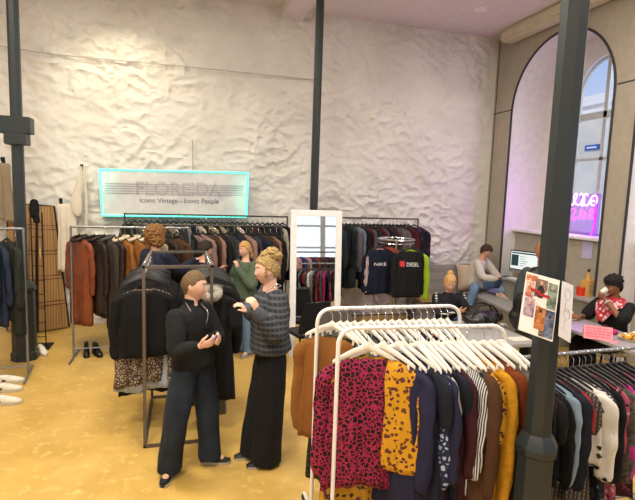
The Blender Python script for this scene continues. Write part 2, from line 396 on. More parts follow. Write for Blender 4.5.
bm = B(); q_ = ns(215, 430); box(bm, (NSX-.03, q_.y-.13, q_.z-.03), (NSX+.05, q_.y+.1, q_.z+.02)); obj('power_box', bm, m_seam, t)
lamp_obj('AREA', 'neon_light', (NSX-.06, 6.75, 2.1), 14, (.62, .15, 1), size=.5, rot=1, aim=(5, 6.9, 2.1))
# paper notice under the sill
bm = B(); p = at(587, 251, 6.3); p = on_x(587, 250, RX+.27); box(bm, (p.x, p.y-.1, p.z-.14), (p.x+.004, p.y+.1, p.z+.14)); tag(obj('paper_notice', bm, mat('lilac_paper', '#b9b2d6', .7)), 'lilac paper notice pinned below the arched window sill', 'paper')

# ------------------------------------------------------------------ banner
m_ban = mat('banner_cloth', '#cfcfcb', .7, bump=.1, bsc=6); m_ink = mat('banner_ink', '#77777a', .8)
m_cyan = mat('cyan_led', '#7fffe8', .4, emit='#3ff5dc', es=1.2)
BY = WY-.27; tl, tr, br, bl = at(99.5, 169.5, BY), at(248, 173, BY), at(246.5, 217, BY), at(102.5, 215.5, BY)
def ban(u, v, off=0.):
    p = tl*(1-u)*(1-v)+tr*u*(1-v)+bl*(1-u)*v+br*u*v
    w = .018*math.sin(u*9+v*2)*(1-v*.6)+.03*noise.noise(V((u*5+v*1.5, v*2, 2)))*(1-.5*v)
    return p+V((0, -abs(w)-off, 0))
t = thing('cloth_banner', 'white cloth shop banner with striped lettering and cyan light edge on stone wall', 'banner', (0, 0, 0))
bm = B(); g = [[[bm.verts.new(ban(i/60, j/20, o_)) for i in range(61)] for j in range(21)] for o_ in (0, -.006)]
for k in (0, 1):
    for j in range(20):
        for i in range(60): bm.faces.new((g[k][j][i], g[k][j][i+1], g[k][j+1][i+1], g[k][j+1][i]))
obj('cloth', bm, m_ban, t)
bm = B()
for pts in ([(i/40, 0) for i in range(41)], [(0, j/12) for j in range(13)], [(1, j/12) for j in range(13)], [(i/40, 1) for i in range(41)]):
    tube(bm, [ban(u, v, .012) for u, v in pts], .013, 8)
obj('light_strip', bm, m_cyan, t)
lamp_obj('AREA', 'led_glow_right', tuple(ban(.96, .5, .12)), .35, (.1, 1, .8), shape='RECTANGLE', size=.1, size_y=.6, aim=tuple(ban(.96, .5, -.3)))
lamp_obj('AREA', 'led_glow_left', tuple(ban(.04, .3, .12)), .22, (.1, 1, .8), shape='RECTANGLE', size=.1, size_y=.5, aim=tuple(ban(.04, .3, -.3)))
LW = (tr-tl).length
def on_banner(bm, uc, vc, W_, H_):
    for v in bm.verts:
        v.co = ban(uc+v.co.x/W_, vc-v.co.z/H_, .004)
BH = (tl-bl).length
bm = B()
letters = 'FLOREIDA'; lw = .275*LW/8*2
x0 = .265; stp = .057
# five thin stripes left and right of the lettering and through it
for k in range(5):
    z = .30+k*.052
    tube(bm, [ban(.03+.94*i/60, z, .004) for i in range(61)], .0045, 4)
obj('stripes', bm, m_ink, t)
bm = text_bm('FLOREIDA', .30, 1.0, 0, .006); on_banner(bm, .515, .41, LW, BH); o = obj('lettering', bm, mat('banner_letter_ink', '#b4b4b5', .8), t, False)
bm = B()
for k in range(5):
    z = .30+k*.052+.01
    tube(bm, [ban(.30+.43*i/40, z, .007) for i in range(41)], .005, 4)
obj('letter_stripes', bm, m_ban, t)
bm = text_bm('Iconic Vintage - Iconic People', .112, .95); xs = sorted(v.co.x for v in bm.verts); cuts = [(a+b)/2 for a, b in zip(xs, xs[1:]) if b-a > .034]
for k in range(len(cuts)+1):
    b2 = bm.copy(); lo, hi = ([-9]+cuts)[k], (cuts+[9])[k]; bmesh.ops.delete(b2, geom=[v for v in b2.verts if not lo < v.co.x < hi], context='VERTS')
    on_banner(b2, .52, .655, LW, BH); obj('slogan_word', b2, mat('slogan_ink', '#55555a', .8), t, False)
bm.free()

# ------------------------------------------------------------------ garments and hangers
m_hw = mat('white_plastic', '#e6e1d6', .35, spec=.5); m_hk = mat('black_plastic', '#1b1b1d', .4, spec=.5); m_chr = mat('chrome', '#c9c9cc', .22, metal=1.)
m_hwood = mat('hanger_wood', '#c89a54', .5)
HOOK = .1                           # rail axis above the hanger's neck
def hanger_meshes(key, hw=.195, thick=.009, hgt=.017, drop=.095):
    bm = B(); pts = [(-hw, 0, -drop-.012), (-hw*.96, 0, -drop), (-hw*.5, 0, -drop*.48), (-hw*.14, 0, -.014), (0, 0, 0), (hw*.14, 0, -.014), (hw*.5, 0, -drop*.48), (hw*.96, 0, -drop), (hw, 0, -drop-.012)]
    p, s = catmull(pts, [.55, .75, 1, 1.15, 1.5, 1.15, 1, .75, .55], 3)
    loft(bm, [[q+V((0, thick*math.cos(2*PI*k/8)*min(sc, 1), hgt*sc*math.sin(2*PI*k/8)-hgt*.4)) for k in range(8)] for q, sc in zip(p, s)])
    if key == 'white':
        for sx in (-1, 1): box(bm, (sx*hw*.8-.006, -.006, -drop-.03), (sx*hw*.8+.006, .006, -drop*.8))
    me = to_mesh('hanger_bar', bm)
    bm = B(); pts = [(0, 0, -.005), (0, 0, HOOK-.045)]+[(.024*math.sin(a)*1.0, 0, HOOK-.012+.024*-math.cos(a)) for a in [R(-20+ -i*22) for i in range(0, 11)]]
    tube(bm, pts, .0027, 6); hk = to_mesh('hanger_hook', bm); return me, hk
HM = {'white': (hanger_meshes('white'), m_hw, m_chr), 'black': (hanger_meshes('black', .2, .006, .012, .08), m_hk, m_chr), 'wood': (hanger_meshes('wood', .2, .008, .014, .07), m_hwood, m_chr)}
for (a, b_), m1, m2 in HM.values(): a.materials.append(m1); b_.materials.append(m2)
def hanger(kind, loc, rz, label, group, tilt=0.):
    (a, hk), _, _ = HM[kind]
    t = thing('clothes_hanger', label, 'hanger', loc, rz, group); t.rotation_euler.x = tilt
    for nm, me in (('bar', a), ('hook', hk)):
        o = bpy.data.objects.new(nm, me); C.objects.link(o); o.parent = t
    return t

GK = {  # kind: half width, length, hem factor, thickness, sleeve length, sleeve radius, neck scoop, fold amplitude
 'blouse': (.215, .66, 1.08, .035, .52, .062, .07, .018), 'shirt': (.22, .72, 1.0, .032, .56, .055, .05, .012), 'top': (.20, .58, 1.0, .03, .18, .06, .08, .012),
 'sweater': (.235, .62, .97, .045, .56, .066, .06, .012), 'cardigan': (.225, .78, 1.0, .042, .58, .062, .06, .014), 'jacket': (.23, .70, .98, .055, .60, .068, .03, .012),
 'coat': (.235, 1.02, 1.08, .055, .62, .07, .03, .018), 'dress': (.205, 1.05, 1.25, .035, .22, .06, .09, .028), 'long_dress': (.205, 1.12, 1.3, .035, .56, .052, .07, .03),
 'skirt': (.17, .72, 1.25, .03, 0, 0, .0, .03), 'vest': (.2, .6, .95, .045, 0, .06, .08, .01), 'trousers': (.17, 1.0, .9, .03, 0, 0, .0, .012)}
def garment_bm(kind, seed, wk=1., lk=1., sk=1., tk=1.):
    hw0, L, fl, t, sl, sr, sco, amp = GK[kind]; hw0 *= wk; L *= lk; t *= tk
    q = random.Random(seed); ph, ph2 = q.uniform(0, 6), q.uniform(0, 6); kf = q.uniform(7, 11); lean = q.uniform(-.03, .03)
    flat = kind in ('skirt', 'trousers'); drop = .012 if flat else .072
    bm = B(); ns_, nv = 24, 16; G = []
    for side in (-1, 1):
        S = []
        for j in range(nv+1):
            v = j/nv; row = []
            for i in range(ns_+1):
                s = -1+2*i/ns_; e = abs(s)
                w = hw0*(1-.07*math.sin(PI*min(1, v*1.6)))*(1+(fl-1)*v*v**.3)
                zt = -drop*e**1.25
                if e < .36 and not flat: zt -= sco*(1-(e/.36)**2)**.6*(1. if side < 0 else .35)
                hem = -L+.02*math.sin(s*3+ph)*(1 if amp > .015 else .3)
                z = zt*(1-v)+hem*v
                fold = amp*(.25+v)*(math.sin(s*kf+ph)*.7+math.sin(s*kf*1.9+ph2)*.35)
                th = t*max(0., 1-e**2.6)**.5*(.16+.84*min(1, v*3.2)**.8)
                x = w*s+lean*v; y = side*th+fold*(.8+.2*side*math.sin(s*5+ph2))
                y += .014*noise.noise(V((x*7+seed, z*5, side*2)))+.012*noise.noise(V((x*24+seed, z*5+x*6, side*2)))*min(1, .2+v*1.5)
                row.append((x, y, z))
            S.append(row)
        G.append(S)
    F = [[bm.verts.new(p) for p in r] for r in G[0]]
    K = [[F[j][i] if i in (0, ns_) else bm.verts.new(G[1][j][i]) for i in range(ns_+1)] for j in range(nv+1)]
    for A, fl_ in ((F, 0), (K, 1)):
        for j in range(nv):
            for i in range(ns_): bm.faces.new((A[j][i], A[j+1][i], A[j+1][i+1], A[j][i+1]))
    for j in (0, nv):
        for i in range(ns_):
            vs = [F[j][i], F[j][i+1], K[j][i+1], K[j][i]]; u = []
            for w_ in vs:
                if w_ not in u: u.append(w_)
            if len(u) > 2: bm.faces.new(u)
    sleeves = []
    if sl:
        for sd in (-1, 1):
            b2 = B(); l = sl*sk*q.uniform(.94, 1.05); o = q.uniform(.0, .03); yy = q.uniform(-.03, .03)
            p = [(sd*(hw0-.05), 0, -drop-.03), (sd*(hw0+.012), .0, -drop-.08), (sd*(hw0+.02+o*.6), yy*.6, -drop-.08-(l-.05)*.5), (sd*(hw0+.005+o), yy, -drop-.03-l)]
            r = [sr*.5, sr*.74, sr*.76, sr*(.66 if kind != 'blouse' else .95)]
            if l < .3: p = [p[0], p[1], (sd*(hw0+.03), yy, -drop-.03-l)]; r = [sr*.75, sr, sr*.95]
            limb(b2, p, r, 16, 8, ((0, 1, 0), .5 if t < .05 else .7))
            for v in b2.verts: v.co += V((noise.noise(v.co*11+V((seed, 0, 0)))*.011+noise.noise(V((v.co.x*34, v.co.y*34+seed, v.co.z*9)))*.010, noise.noise(v.co*9+V((0, seed, 4)))*.014+noise.noise(V((v.co.x*30+seed, v.co.y*30, v.co.z*10)))*.010, 0))
            sleeves.append(b2)
    return bm, sleeves
def garment(kind, name, label, cat, m, loc, rz, seed, group, wk=1., lk=1., sk=1., tk=1., parts=False, collar=None, tilt=0.):
    bm, sl = garment_bm(kind, seed, wk, lk, sk, tk)
    if not parts and not collar:
        for b2 in sl:
            me = bpy.data.meshes.new('x'); b2.to_mesh(me); b2.free(); bm.from_mesh(me); bpy.data.meshes.remove(me)
        o = obj(name, bm, m, None, ang=180); o.location = loc; o.rotation_euler = (tilt, 0, rz); return tag(o, label, cat, group)
    t = thing(name, label, cat, loc, rz, group); t.rotation_euler.x = tilt
    obj('body', bm, m, t, ang=180)
    for b2 in sl: obj('sleeve', b2, m, t, ang=180)
    if collar:
        b2 = B(); hw = GK[kind][0]*wk; th = GK[kind][3]*tk
        ring = [V((hw*.36*math.cos(a), (th+.03)*math.sin(a), .005-.05*max(0, -math.sin(a))**1.3-.012*abs(math.cos(a)))) for a in [2*PI*k/24 for k in range(24)]]
        tube(b2, ring+[ring[0]], .024 if collar[1] == 'fat' else .042, 10, False); obj('collar', b2, collar[0], t, ang=180)
    return t

def dim(h, f):
    return tuple(c*f for c in lin(h)[:3])
def P(name, col, rough=.8, pat=None, c2=None, c3=None, dk=.6, **k):
    k.setdefault('bump', .5); k.setdefault('bsc', 13)
    return mat(name, dim(col, dk), rough, pat, c2 and dim(c2, dk), c3 and dim(c3, dk), **k)
pk = P('pink_leopard_cloth', '#b92a58', .75, 'leopard', '#1c0a11', None, sc=38, width=.085)
mu = P('mustard_leopard_cloth', '#d39a1c', .75, pat='floral', c2='#5a2038', c3='#6b3a1a', dk=.85, sc=36, width=.27)
mf = P('mustard_floral_cloth', '#b98a1c', .75, pat='floral', c2='#3a2418', c3='#5d3a52', dk=.85, sc=28, width=.24)
nv = P('navy_cloth', '#23264a', .75, bump=.1); nv2 = P('dark_navy_cloth', '#161a2c', .8); bk = P('black_cloth', '#0d0d0f', .85); bk2 = P('soft_black_cloth', '#131214', .9)
bf = P('blue_white_floral_cloth', '#1d2947', .7, pat='leopard', c2='#aebbd0', c3=None, dk=.85, sc=30, width=.17)
cr = P('cream_cloth', '#d9d2c2', .8); mr = P('maroon_cloth', '#43141e', .8); st = P('striped_shirt_cloth', '#d8d6d4', .75, pat='vstripe', c2='#23232a', dk=.85, sc=26, width=.1)
an = P('grey_black_print_cloth', '#a9a59c', .8, 'leopard', '#141416', None, sc=11, width=.09); br = P('brown_cloth', '#5b3a22', .85)
mw = P('mustard_wool', '#cf9420', .95, pat='mottle', c2='#bd8518', dk=.85, sc=40, bump=.25, bsc=160); rw = P('rust_wool', '#8a4218', .95, bump=.25, bsc=120)
bfl = P('black_white_floral_cloth', '#15121c', .7, pat='floral', c2='#d9d2d6', c3='#6d5a86', dk=.85, sc=30, width=.14); tp = P('taupe_cloth', '#6a5d50', .85); bu = P('burgundy_cloth', '#4a1424', .8)
tan = P('tan_knit', '#a3682c', .95, 'hstripe', '#95602a', sc=34, bump=.35, bsc=90); ol = P('olive_print_cloth', '#6b6a3a', .8, 'floral', '#1c1d12', '#a9a36a', sc=25, width=.2)
pe = P('peach_cloth', '#cf9a66', .8); gn = P('green_black_print_cloth', '#3d4a30', .8, 'leopard', '#131510', None, sc=25, width=.12); gy = P('grey_cloth', '#6e6e70', .85); lg = P('light_grey_cloth', '#a8a7a6', .85)
GRP_W = 'clothes on the white racks'
def rail_run(rail_z, specs, where, group, hk, hgroup, gap=.0, hl=None, jit=.06):
    for i, s in enumerate(specs):
        (kind, name, label, cat, m, x, yy, rz) = s[:8]; kw = s[8] if len(s) > 8 else {}
        z = rail_z-HOOK; rz += rnd.uniform(-jit, jit)
        til = rnd.uniform(-.04, .04)
        if m is pk: til, rz = .0, R(-14)
        if m is mf: til, rz, yy = .05, R(-6), yy+.025
        if m is mu and kind == 'blouse': til, rz = -.02, R(-38)
        if m is nv and kind == 'jacket': til, rz = .02, R(-60)
        if m is bf: til, rz = -.01, R(-50)
        garment(kind, name, label, cat, m, (x, yy, z-gap-(.05 if 'pale grey collar' in label else .07 if 'ruffled' in label or 'dusty' in label else 0)), rz, i+hash_(where), group, tilt=til, **kw)
        if hk: hanger(hk, (x, yy, z), rz, '%s hanger holding the %s' % ({'white': 'white plastic', 'black': 'black plastic', 'wood': 'wooden'}[hk], hl[i] if hl else label), hgroup, tilt=til)
def hash_(s): return sum(ord(c)*(i+3) for i, c in enumerate(s)) % 97

# ---- white racks in the foreground
m_wm = mat('white_enamel', '#e4e0da', .35, spec=.5)
def white_rack(label, a, b, zt):
    a, b = V((*a, 0)), V((*b, 0)); d = (b-a).normalized(); n = V((-d.y, d.x, 0))
    t = thing('clothes_rack', label, 'clothes rack', (a.x, a.y, 0), 0, 'white clothes racks'); o_ = V((a.x, a.y, 0))
    L = (b-a).length
    pts = rounded([(0, 0, .06), (0, 0, zt), tuple(d*L+V((0, 0, zt))), tuple(d*L+V((0, 0, .06)))], .11, 9)
    bm = B(); tube(bm, pts, .0125, 12); obj('hanging_frame', bm, m_wm, t)
    for k, e in ((0, V()), (1, d*L)):
        bm = B(); tube(bm, [e+n*-.23+V((0, 0, .05)), e+n*-.2+V((0, 0, .062)), e+n*.2+V((0, 0, .062)), e+n*.23+V((0, 0, .05))], .0125, 10); obj('foot', bm, m_wm, t)
        for s in (-1, 1):
            bm = B(); ball(bm, e+n*(s*.225)+V((0, 0, .028)), (.022, .022, .028)); obj('castor', bm, m_hk, t)
    bm = B(); tube(bm, [V((0, 0, .09)), d*L+V((0, 0, .09))], .01, 10); obj('lower_bar', bm, m_wm, t)
AY0, AY1, BY0, BY1, WZ = 3.03, 2.99, 2.56, 2.46, 1.5
white_rack('white tubular clothes rack behind the nearest white rack', (.865, AY0), (1.91, AY1), WZ)
white_rack('nearest white tubular clothes rack with the pink leopard blouse at its end', (.86, BY0), (1.895, BY1), WZ)
def bx(u): return .86+1.035*u, BY0+(BY1-BY0)*u
def ax_(u): return .865+1.045*u, AY0+(AY1-AY0)*u
a65 = R(-66)
def S(kind, name, label, cat, m, u, rz, front=True, **kw):
    x, y = bx(u) if front else ax_(u); return (kind, name, label, cat, m, x, y, rz, kw)
specB = [
 S('blouse', 'blouse', 'pink and black leopard print blouse at the left end of the nearest white rack', 'blouse', pk, .165, R(-12), parts=True, lk=1.22, wk=1.05, sk=1.15, tk=1.1),
 S('long_dress', 'dress', 'long mustard floral dress hanging lowest behind the pink leopard blouse', 'dress', mf, .195, R(-4), parts=True, sk=.7, wk=1.0),
 S('blouse', 'blouse', 'mustard yellow blouse with purple blotches and full sleeve beside the pink blouse', 'blouse', mu, .255, R(-40), parts=True, sk=1.05),
 S('jacket', 'jacket', 'plain navy jacket between the mustard blouse and the blue floral blouse', 'jacket', nv, .345, R(-52), wk=.85, lk=1.35, parts=True),
 S('blouse', 'blouse', 'navy and pale blue leafy print blouse on the nearest white rack', 'blouse', bf, .385, R(-50), parts=True, wk=1.14, lk=1.15, sk=1.15),
 S('dress', 'dress', 'dark navy dress right of the blue leafy blouse', 'dress', nv2, .46, a65),
 S('cardigan', 'cardigan', 'navy cardigan with a cream edge beside the dark navy dress', 'cardigan', nv, .475, a65, lk=1.2),
 S('top', 'top', 'narrow cream top between navy clothes on the nearest white rack', 'top', cr, .515, a65, wk=.9),
 S('dress', 'dress', 'midnight navy long dress left of the maroon shirt', 'dress', nv2, .545, a65),
 S('shirt', 'shirt', 'maroon shirt left of the striped shirt', 'shirt', mr, .585, a65, lk=1.2),
 S('shirt', 'shirt', 'black and white vertically striped shirt on the nearest white rack', 'shirt', st, .63, a65, lk=1.1, parts=True),
 S('dress', 'dress', 'grey and black print long dress right of the striped shirt', 'dress', an, .675, a65),
 S('coat', 'coat', 'plain brown long cardigan coat between the grey print and the mustard floral', 'coat', br, .72, a65),
 S('top', 'top', 'mustard floral top squeezed left of the mustard wool cardigan', 'top', mu, .76, a65, lk=1.05, sk=2.),
 S('cardigan', 'cardigan', 'plain mustard yellow wool cardigan with a long sleeve on the nearest white rack', 'cardigan', mw, .805, R(-58), parts=True, lk=1.3, sk=1.3, tk=1.3),
 S('jacket', 'jacket', 'rust brown wool jacket right of the mustard cardigan', 'jacket', rw, .865, R(-60), parts=True, lk=1.25, tk=1.2),
 S('blouse', 'blouse', 'black blouse with white and lilac flowers near the right end of the white rack', 'blouse', bfl, .915, R(-52), parts=True, wk=1.1, lk=1.0),
 S('coat', 'coat', 'taupe long coat at the right end of the nearest white rack', 'coat', tp, .965, a65, lk=.92),
 S('dress', 'dress', 'burgundy dress last on the right end of the nearest white rack', 'dress', bu, .985, a65, lk=.8)]
HB = ['pink leopard blouse', 'long mustard floral dress', 'mustard purple blotched blouse', 'plain navy jacket', 'blue leafy print blouse', 'dark navy dress', 'navy cardigan with cream edge', 'narrow cream top', 'midnight navy long dress', 'maroon shirt', 'striped shirt', 'grey and black print dress', 'plain brown cardigan coat', 'mustard floral top', 'mustard wool cardigan', 'rust wool jacket', 'black flowered blouse', 'taupe long coat', 'burgundy dress']
rail_run(WZ, specB, 'front', GRP_W, 'white', 'white hangers on the white racks', .06, HB, .13)
specA = [
 S('cardigan', 'cardigan', 'tan ribbed knit cardigan at the left end of the farther white rack', 'cardigan', tan, .10, R(-52), False, parts=True, wk=.95, sk=1.0, lk=.95),
 S('long_dress', 'dress', 'green and black print long dress behind the tan knit cardigan', 'dress', gn, .155, R(-55), False),
 S('top', 'top', 'olive print top third on the farther white rack', 'top', ol, .20, R(-55), False),
 S('blouse', 'blouse', 'peach blouse on the farther white rack behind the mustard blouse', 'blouse', pe, .25, R(-58), False),
 S('blouse', 'blouse', 'olive print blouse right of the peach blouse', 'blouse', ol, .31, a65, False)]
cols = [('navy', nv), ('maroon', mr), ('grey', gy), ('black', bk), ('cream', cr), ('brown', br), ('light grey', lg), ('burgundy', bu), ('dark navy', nv2), ('tan', tan), ('taupe', tp), ('soft black', bk2)]
for k in range(12):
    cn, m = cols[k]; kind = ['shirt', 'dress', 'top', 'cardigan'][k % 4]
    specA.append(S(kind, kind, '%s %s hanging %s from the left on the farther white rack' % (cn, kind, ORD[k+5]), kind, m, .36+.05*k, a65+R(rnd.uniform(-8, 8)), False))
rail_run(WZ, specA, 'back', GRP_W, 'white', 'white hangers on the white racks', .075, ['garment %s from the left on the farther white rack' % ORD[i] for i in range(len(specA))], .2)

# ---- grey rail at the right, black hangers
m_gr = mat('grey_steel', '#8b8c8e', .35, metal=.7); m_dk = mat('dark_steel', '#55524f', .4, metal=.5)
def pipe_rack(name, label, a, b, zt, m, base=.22, group=None, second=None):
    a, b = V((*a, 0)), V((*b, 0)); d = (b-a).normalized(); n = V((-d.y, d.x, 0)); L = (b-a).length
    t = thing(name, label, 'clothes rack', a, 0, group)
    bm = B(); tube(bm, [V((0, 0, zt)), d*L+V((0, 0, zt))], .014, 10); obj('rail', bm, m, t)
    for e in (V(), d*L):
        bm = B(); tube(bm, [e+V((0, 0, .02)), e+V((0, 0, zt+.012))], .014, 10); obj('post', bm, m, t)
        bm = B(); tube(bm, [e-n*base+V((0, 0, .014)), e+n*base+V((0, 0, .014))], .014, 10); obj('foot', bm, m, t)
    bm = B(); tube(bm, [V((0, 0, .12)), d*L+V((0, 0, .12))], .01, 8); obj('lower_bar', bm, m, t); return t
RZ = 1.25; RA, RB = (1.93, 2.56), (3.35, 2.62)
pipe_rack('clothes_rack', 'grey steel clothes rack at the right front packed with black hangers', RA, RB, RZ, m_gr)
wt = P('white_black_floral_cloth', '#e0ddd4', .75, pat='floral', c2='#1a1a1c', c3='#2b3a2a', dk=.85, sc=14, width=.09); hs = P('thin_striped_knit', '#c9c6c2', .8, pat='hstripe', c2='#17171a', dk=.85, sc=22, width=.1)
pt = P('pink_print_cloth', '#d6607a', .8, 'floral', '#2a2a30', '#e8c0c8', sc=26, width=.2); mg = P('magenta_cloth', '#c22e8c', .75, dk=.85); dp = P('dark_print_cloth', '#1e1e26', .8, 'floral', '#7a7a88', '#3d3d52', sc=24, width=.2)
rdp = P('red_cloth', '#b8242a', .8); lb = P('light_blue_cloth', '#9db4c9', .8); zz = P('zigzag_cloth', '#2c2a2c', .8, 'plaid', '#8d8780', '#5a4b42', sc=14); plm = P('plum_print_cloth', '#3a1022', .8, 'floral', '#8c3c5c', sc=24, width=.18); gsp = P('grey_speckled_cloth', '#77756f', .85, 'mottle', '#3a3a38', '#a35a58', sc=45)
dkg = P('charcoal_cloth', '#242426', .85)
rr = [('dress', 'dress', 'black long dress first behind the foreground column', bk, {}), ('dress', 'dress', 'dark charcoal dress half hidden by the foreground column', dkg, {}), ('shirt', 'shirt', 'black shirt just right of the foreground column', bk2, {}), ('top', 'top', 'black top with a red print front right of the column', plm, {}),
 ('dress', 'dress', 'plain black dress fifth on the grey right rack', bk, {}), ('shirt', 'shirt', 'black blouse with cream collar on the grey right rack', bk2, {}), ('shirt', 'shirt', 'light blue shirt showing its pale hem on the grey right rack', lb, {}), ('jacket', 'jacket', 'dark navy jacket with red lining on the grey right rack', nv2, {}),
 ('top', 'top', 'red top showing at the shoulder on the grey right rack', rdp, {}), ('dress', 'dress', 'dark zigzag print dress beside the white flowered blouse', zz, {}), ('blouse', 'blouse', 'white blouse with black flowers at its hem on the grey right rack', wt, {'parts': True, 'wk': 1.22, 'lk': 1.0}), ('sweater', 'sweater', 'thin horizontally striped knit sweater on the grey right rack', hs, {'parts': True, 'lk': 1.1}),
 ('dress', 'dress', 'dark print dress right of the striped knit sweater', dp, {}), ('blouse', 'blouse', 'black lace blouse between dark print and pink print', bk2, {}), ('long_dress', 'dress', 'pink print long dress on the grey right rack', pt, {}), ('cardigan', 'cardigan', 'grey speckled cardigan left of the magenta one', gsp, {'lk': 1.1}),
 ('cardigan', 'cardigan', 'bright magenta cardigan near the right edge of the photo', mg, {'parts': True, 'lk': .85}), ('dress', 'dress', 'plum print dress right of the magenta cardigan', plm, {}), ('shirt', 'shirt', 'charcoal shirt near the right edge of the grey rack', dkg, {}), ('blouse', 'blouse', 'rosy print blouse at the right edge of the photo', pt, {}), ('shirt', 'shirt', 'black shirt last at the right edge of the photo', bk, {})]
spec = []
for i, (k, n_, l, m, kw) in enumerate(rr):
    u = .03+i*.0365; spec.append((k, n_, l, n_, m, RA[0]+(RB[0]-RA[0])*u, RA[1]+.06*u, R(-57 if m is wt else -62)+R(rnd.uniform(-7, 7)), dict({'lk': .82 if k in ('dress', 'long_dress') else .95, 'wk': .92}, **{a: (b*.85 if a == 'lk' else b) for a, b in kw.items()})))
rail_run(RZ, spec, 'right', 'clothes on the grey right rack', 'black', 'black hangers on the grey right rack', .035, ['garment %s from the left on the grey right rack' % ORD[i] for i in range(len(spec))])

# ---- dark square-framed rack in the middle
X0, X1, Y0, Y1, MZ = -.31, .25, 4.27, 5.32, 1.6
t = thing('clothes_rack', 'dark square framed four post clothes rack in the middle of the floor', 'clothes rack', ((X0+X1)/2, (Y0+Y1)/2, 0)); ce = V(((X0+X1)/2, (Y0+Y1)/2, 0))
def sq(bm, a, b, r=.013):
    a, b = V(a)-ce, V(b)-ce; lo = V([min(a[i], b[i])-r for i in range(3)]); hi = V([max(a[i], b[i])+r for i in range(3)]); box(bm, lo, hi, .003)
m_rk = mat('brown_steel', '#6a625b', .38, metal=.6)
for x in (X0, X1):
    for y in (Y0, Y1): bm = B(); sq(bm, (x, y, .013), (x, y, MZ)); obj('post', bm, m_rk, t)
    bm = B(); sq(bm, (x, Y0, MZ), (x, Y1, MZ)); obj('rail', bm, m_rk, t)
    bm = B(); sq(bm, (x, Y0, .013), (x, Y1, .013)); obj('base_bar', bm, m_rk, t)
for y in (Y0, Y1):
    bm = B(); sq(bm, (X0, y, MZ), (X1, y, MZ)); obj('cross_bar', bm, m_rk, t); bm = B(); sq(bm, (X0, y, .013), (X1, y, .013)); obj('base_bar', bm, m_rk, t)
bm = B(); sq(bm, (X0, Y1, .3), (X1, Y1, .3)); obj('cross_bar', bm, m_rk, t)
lp = P('leopard_print_cloth', '#4a3a30', .8, pat='leopard', c2='#b3a08a', c3='#1a1412', dk=.85, sc=34, width=.12); ruf = P('pale_blue_stripe_cloth', '#c3ccd2', .8, pat='vstripe', c2='#7d8b98', dk=.85, sc=30); slv = P('silver_sequin_cloth', '#8d8b86', .45, 'mottle', '#4c4a46', '#d8d6d0', sc=60, metal=.3)
pnk = P('dusty_pink_cloth', '#c99a96', .85); olv = P('olive_cloth', '#4a5032', .85); furc = P('grey_fur', '#b9b3a6', .95, pat='mottle', c2='#8f897c', dk=.85, sc=50, bump=.4, bsc=150)
GM = 'clothes on the dark middle rack'
left = [('sweater', 'sweater', 'black long sleeved sweater facing out at the front of the dark middle rack', bk, Y0+.13, 0., dict(parts=True, wk=.95, lk=1.0, sk=.9, tk=.9)), ('long_dress', 'dress', 'leopard print dress showing below the black sweater', lp, Y0+.20, R(4), dict(parts=True, lk=.80, wk=.98, sk=1.35)),
 ('dress', 'dress', 'pale blue striped dress showing a ruffled hem below the leopard print', ruf, Y0+.27, R(-3), dict(lk=.855)), ('dress', 'dress', 'black dress with the longest hem on the left of the middle rack', bk2, Y0+.33, R(3), dict(lk=.97)), ('top', 'top', 'dusty pink edged top behind the black clothes on the middle rack', pnk, Y0+.39, R(-12), dict(wk=1.05))]
for k in range(6): left.append(('sweater', 'sweater', 'black sweater %s from the front on the left of the middle rack' % ORD[k+5], bk if k % 2 else bk2, Y0+.46+k*.085, R(rnd.uniform(-8, 8)), dict(lk=rnd.uniform(.9, 1.3))))
right = [('dress', 'dress', 'long black dress with pale grey collar at the front right of the middle rack', bk, Y0+.16, R(6), dict(collar=(furc, 'sailor'), lk=1.0, wk=.95)), ('skirt', 'skirt', 'silver sequin skirt showing below the long black dress', slv, Y0+.23, R(4), dict(lk=1.75, wk=.7)), ('jacket', 'jacket', 'black jacket behind the long black dress on the middle rack', bk2, Y0+.30, R(8), dict(lk=1.2)), ('shirt', 'shirt', 'olive shirt on the right of the middle rack', olv, Y0+.38, R(4), {})]
for k in range(6): right.append(('jacket', 'jacket', 'black jacket %s from the front on the right of the middle rack' % ORD[k+4], bk2 if k % 2 else bk, Y0+.46+k*.085, R(rnd.uniform(-8, 10)), dict(lk=rnd.uniform(.9, 1.3))))
for sd, X, lst in (('left', X0, left), ('right', X1, right)):
    rail_run(MZ, [(k, n_, l, n_, m, X, y, rz, kw) for k, n_, l, m, y, rz, kw in lst], 'mid'+sd, GM, 'black', 'black hangers on the middle rack', .10, ['%s garment from the front, %s of middle rack' % (ORD[i], sd) for i in range(len(lst))])

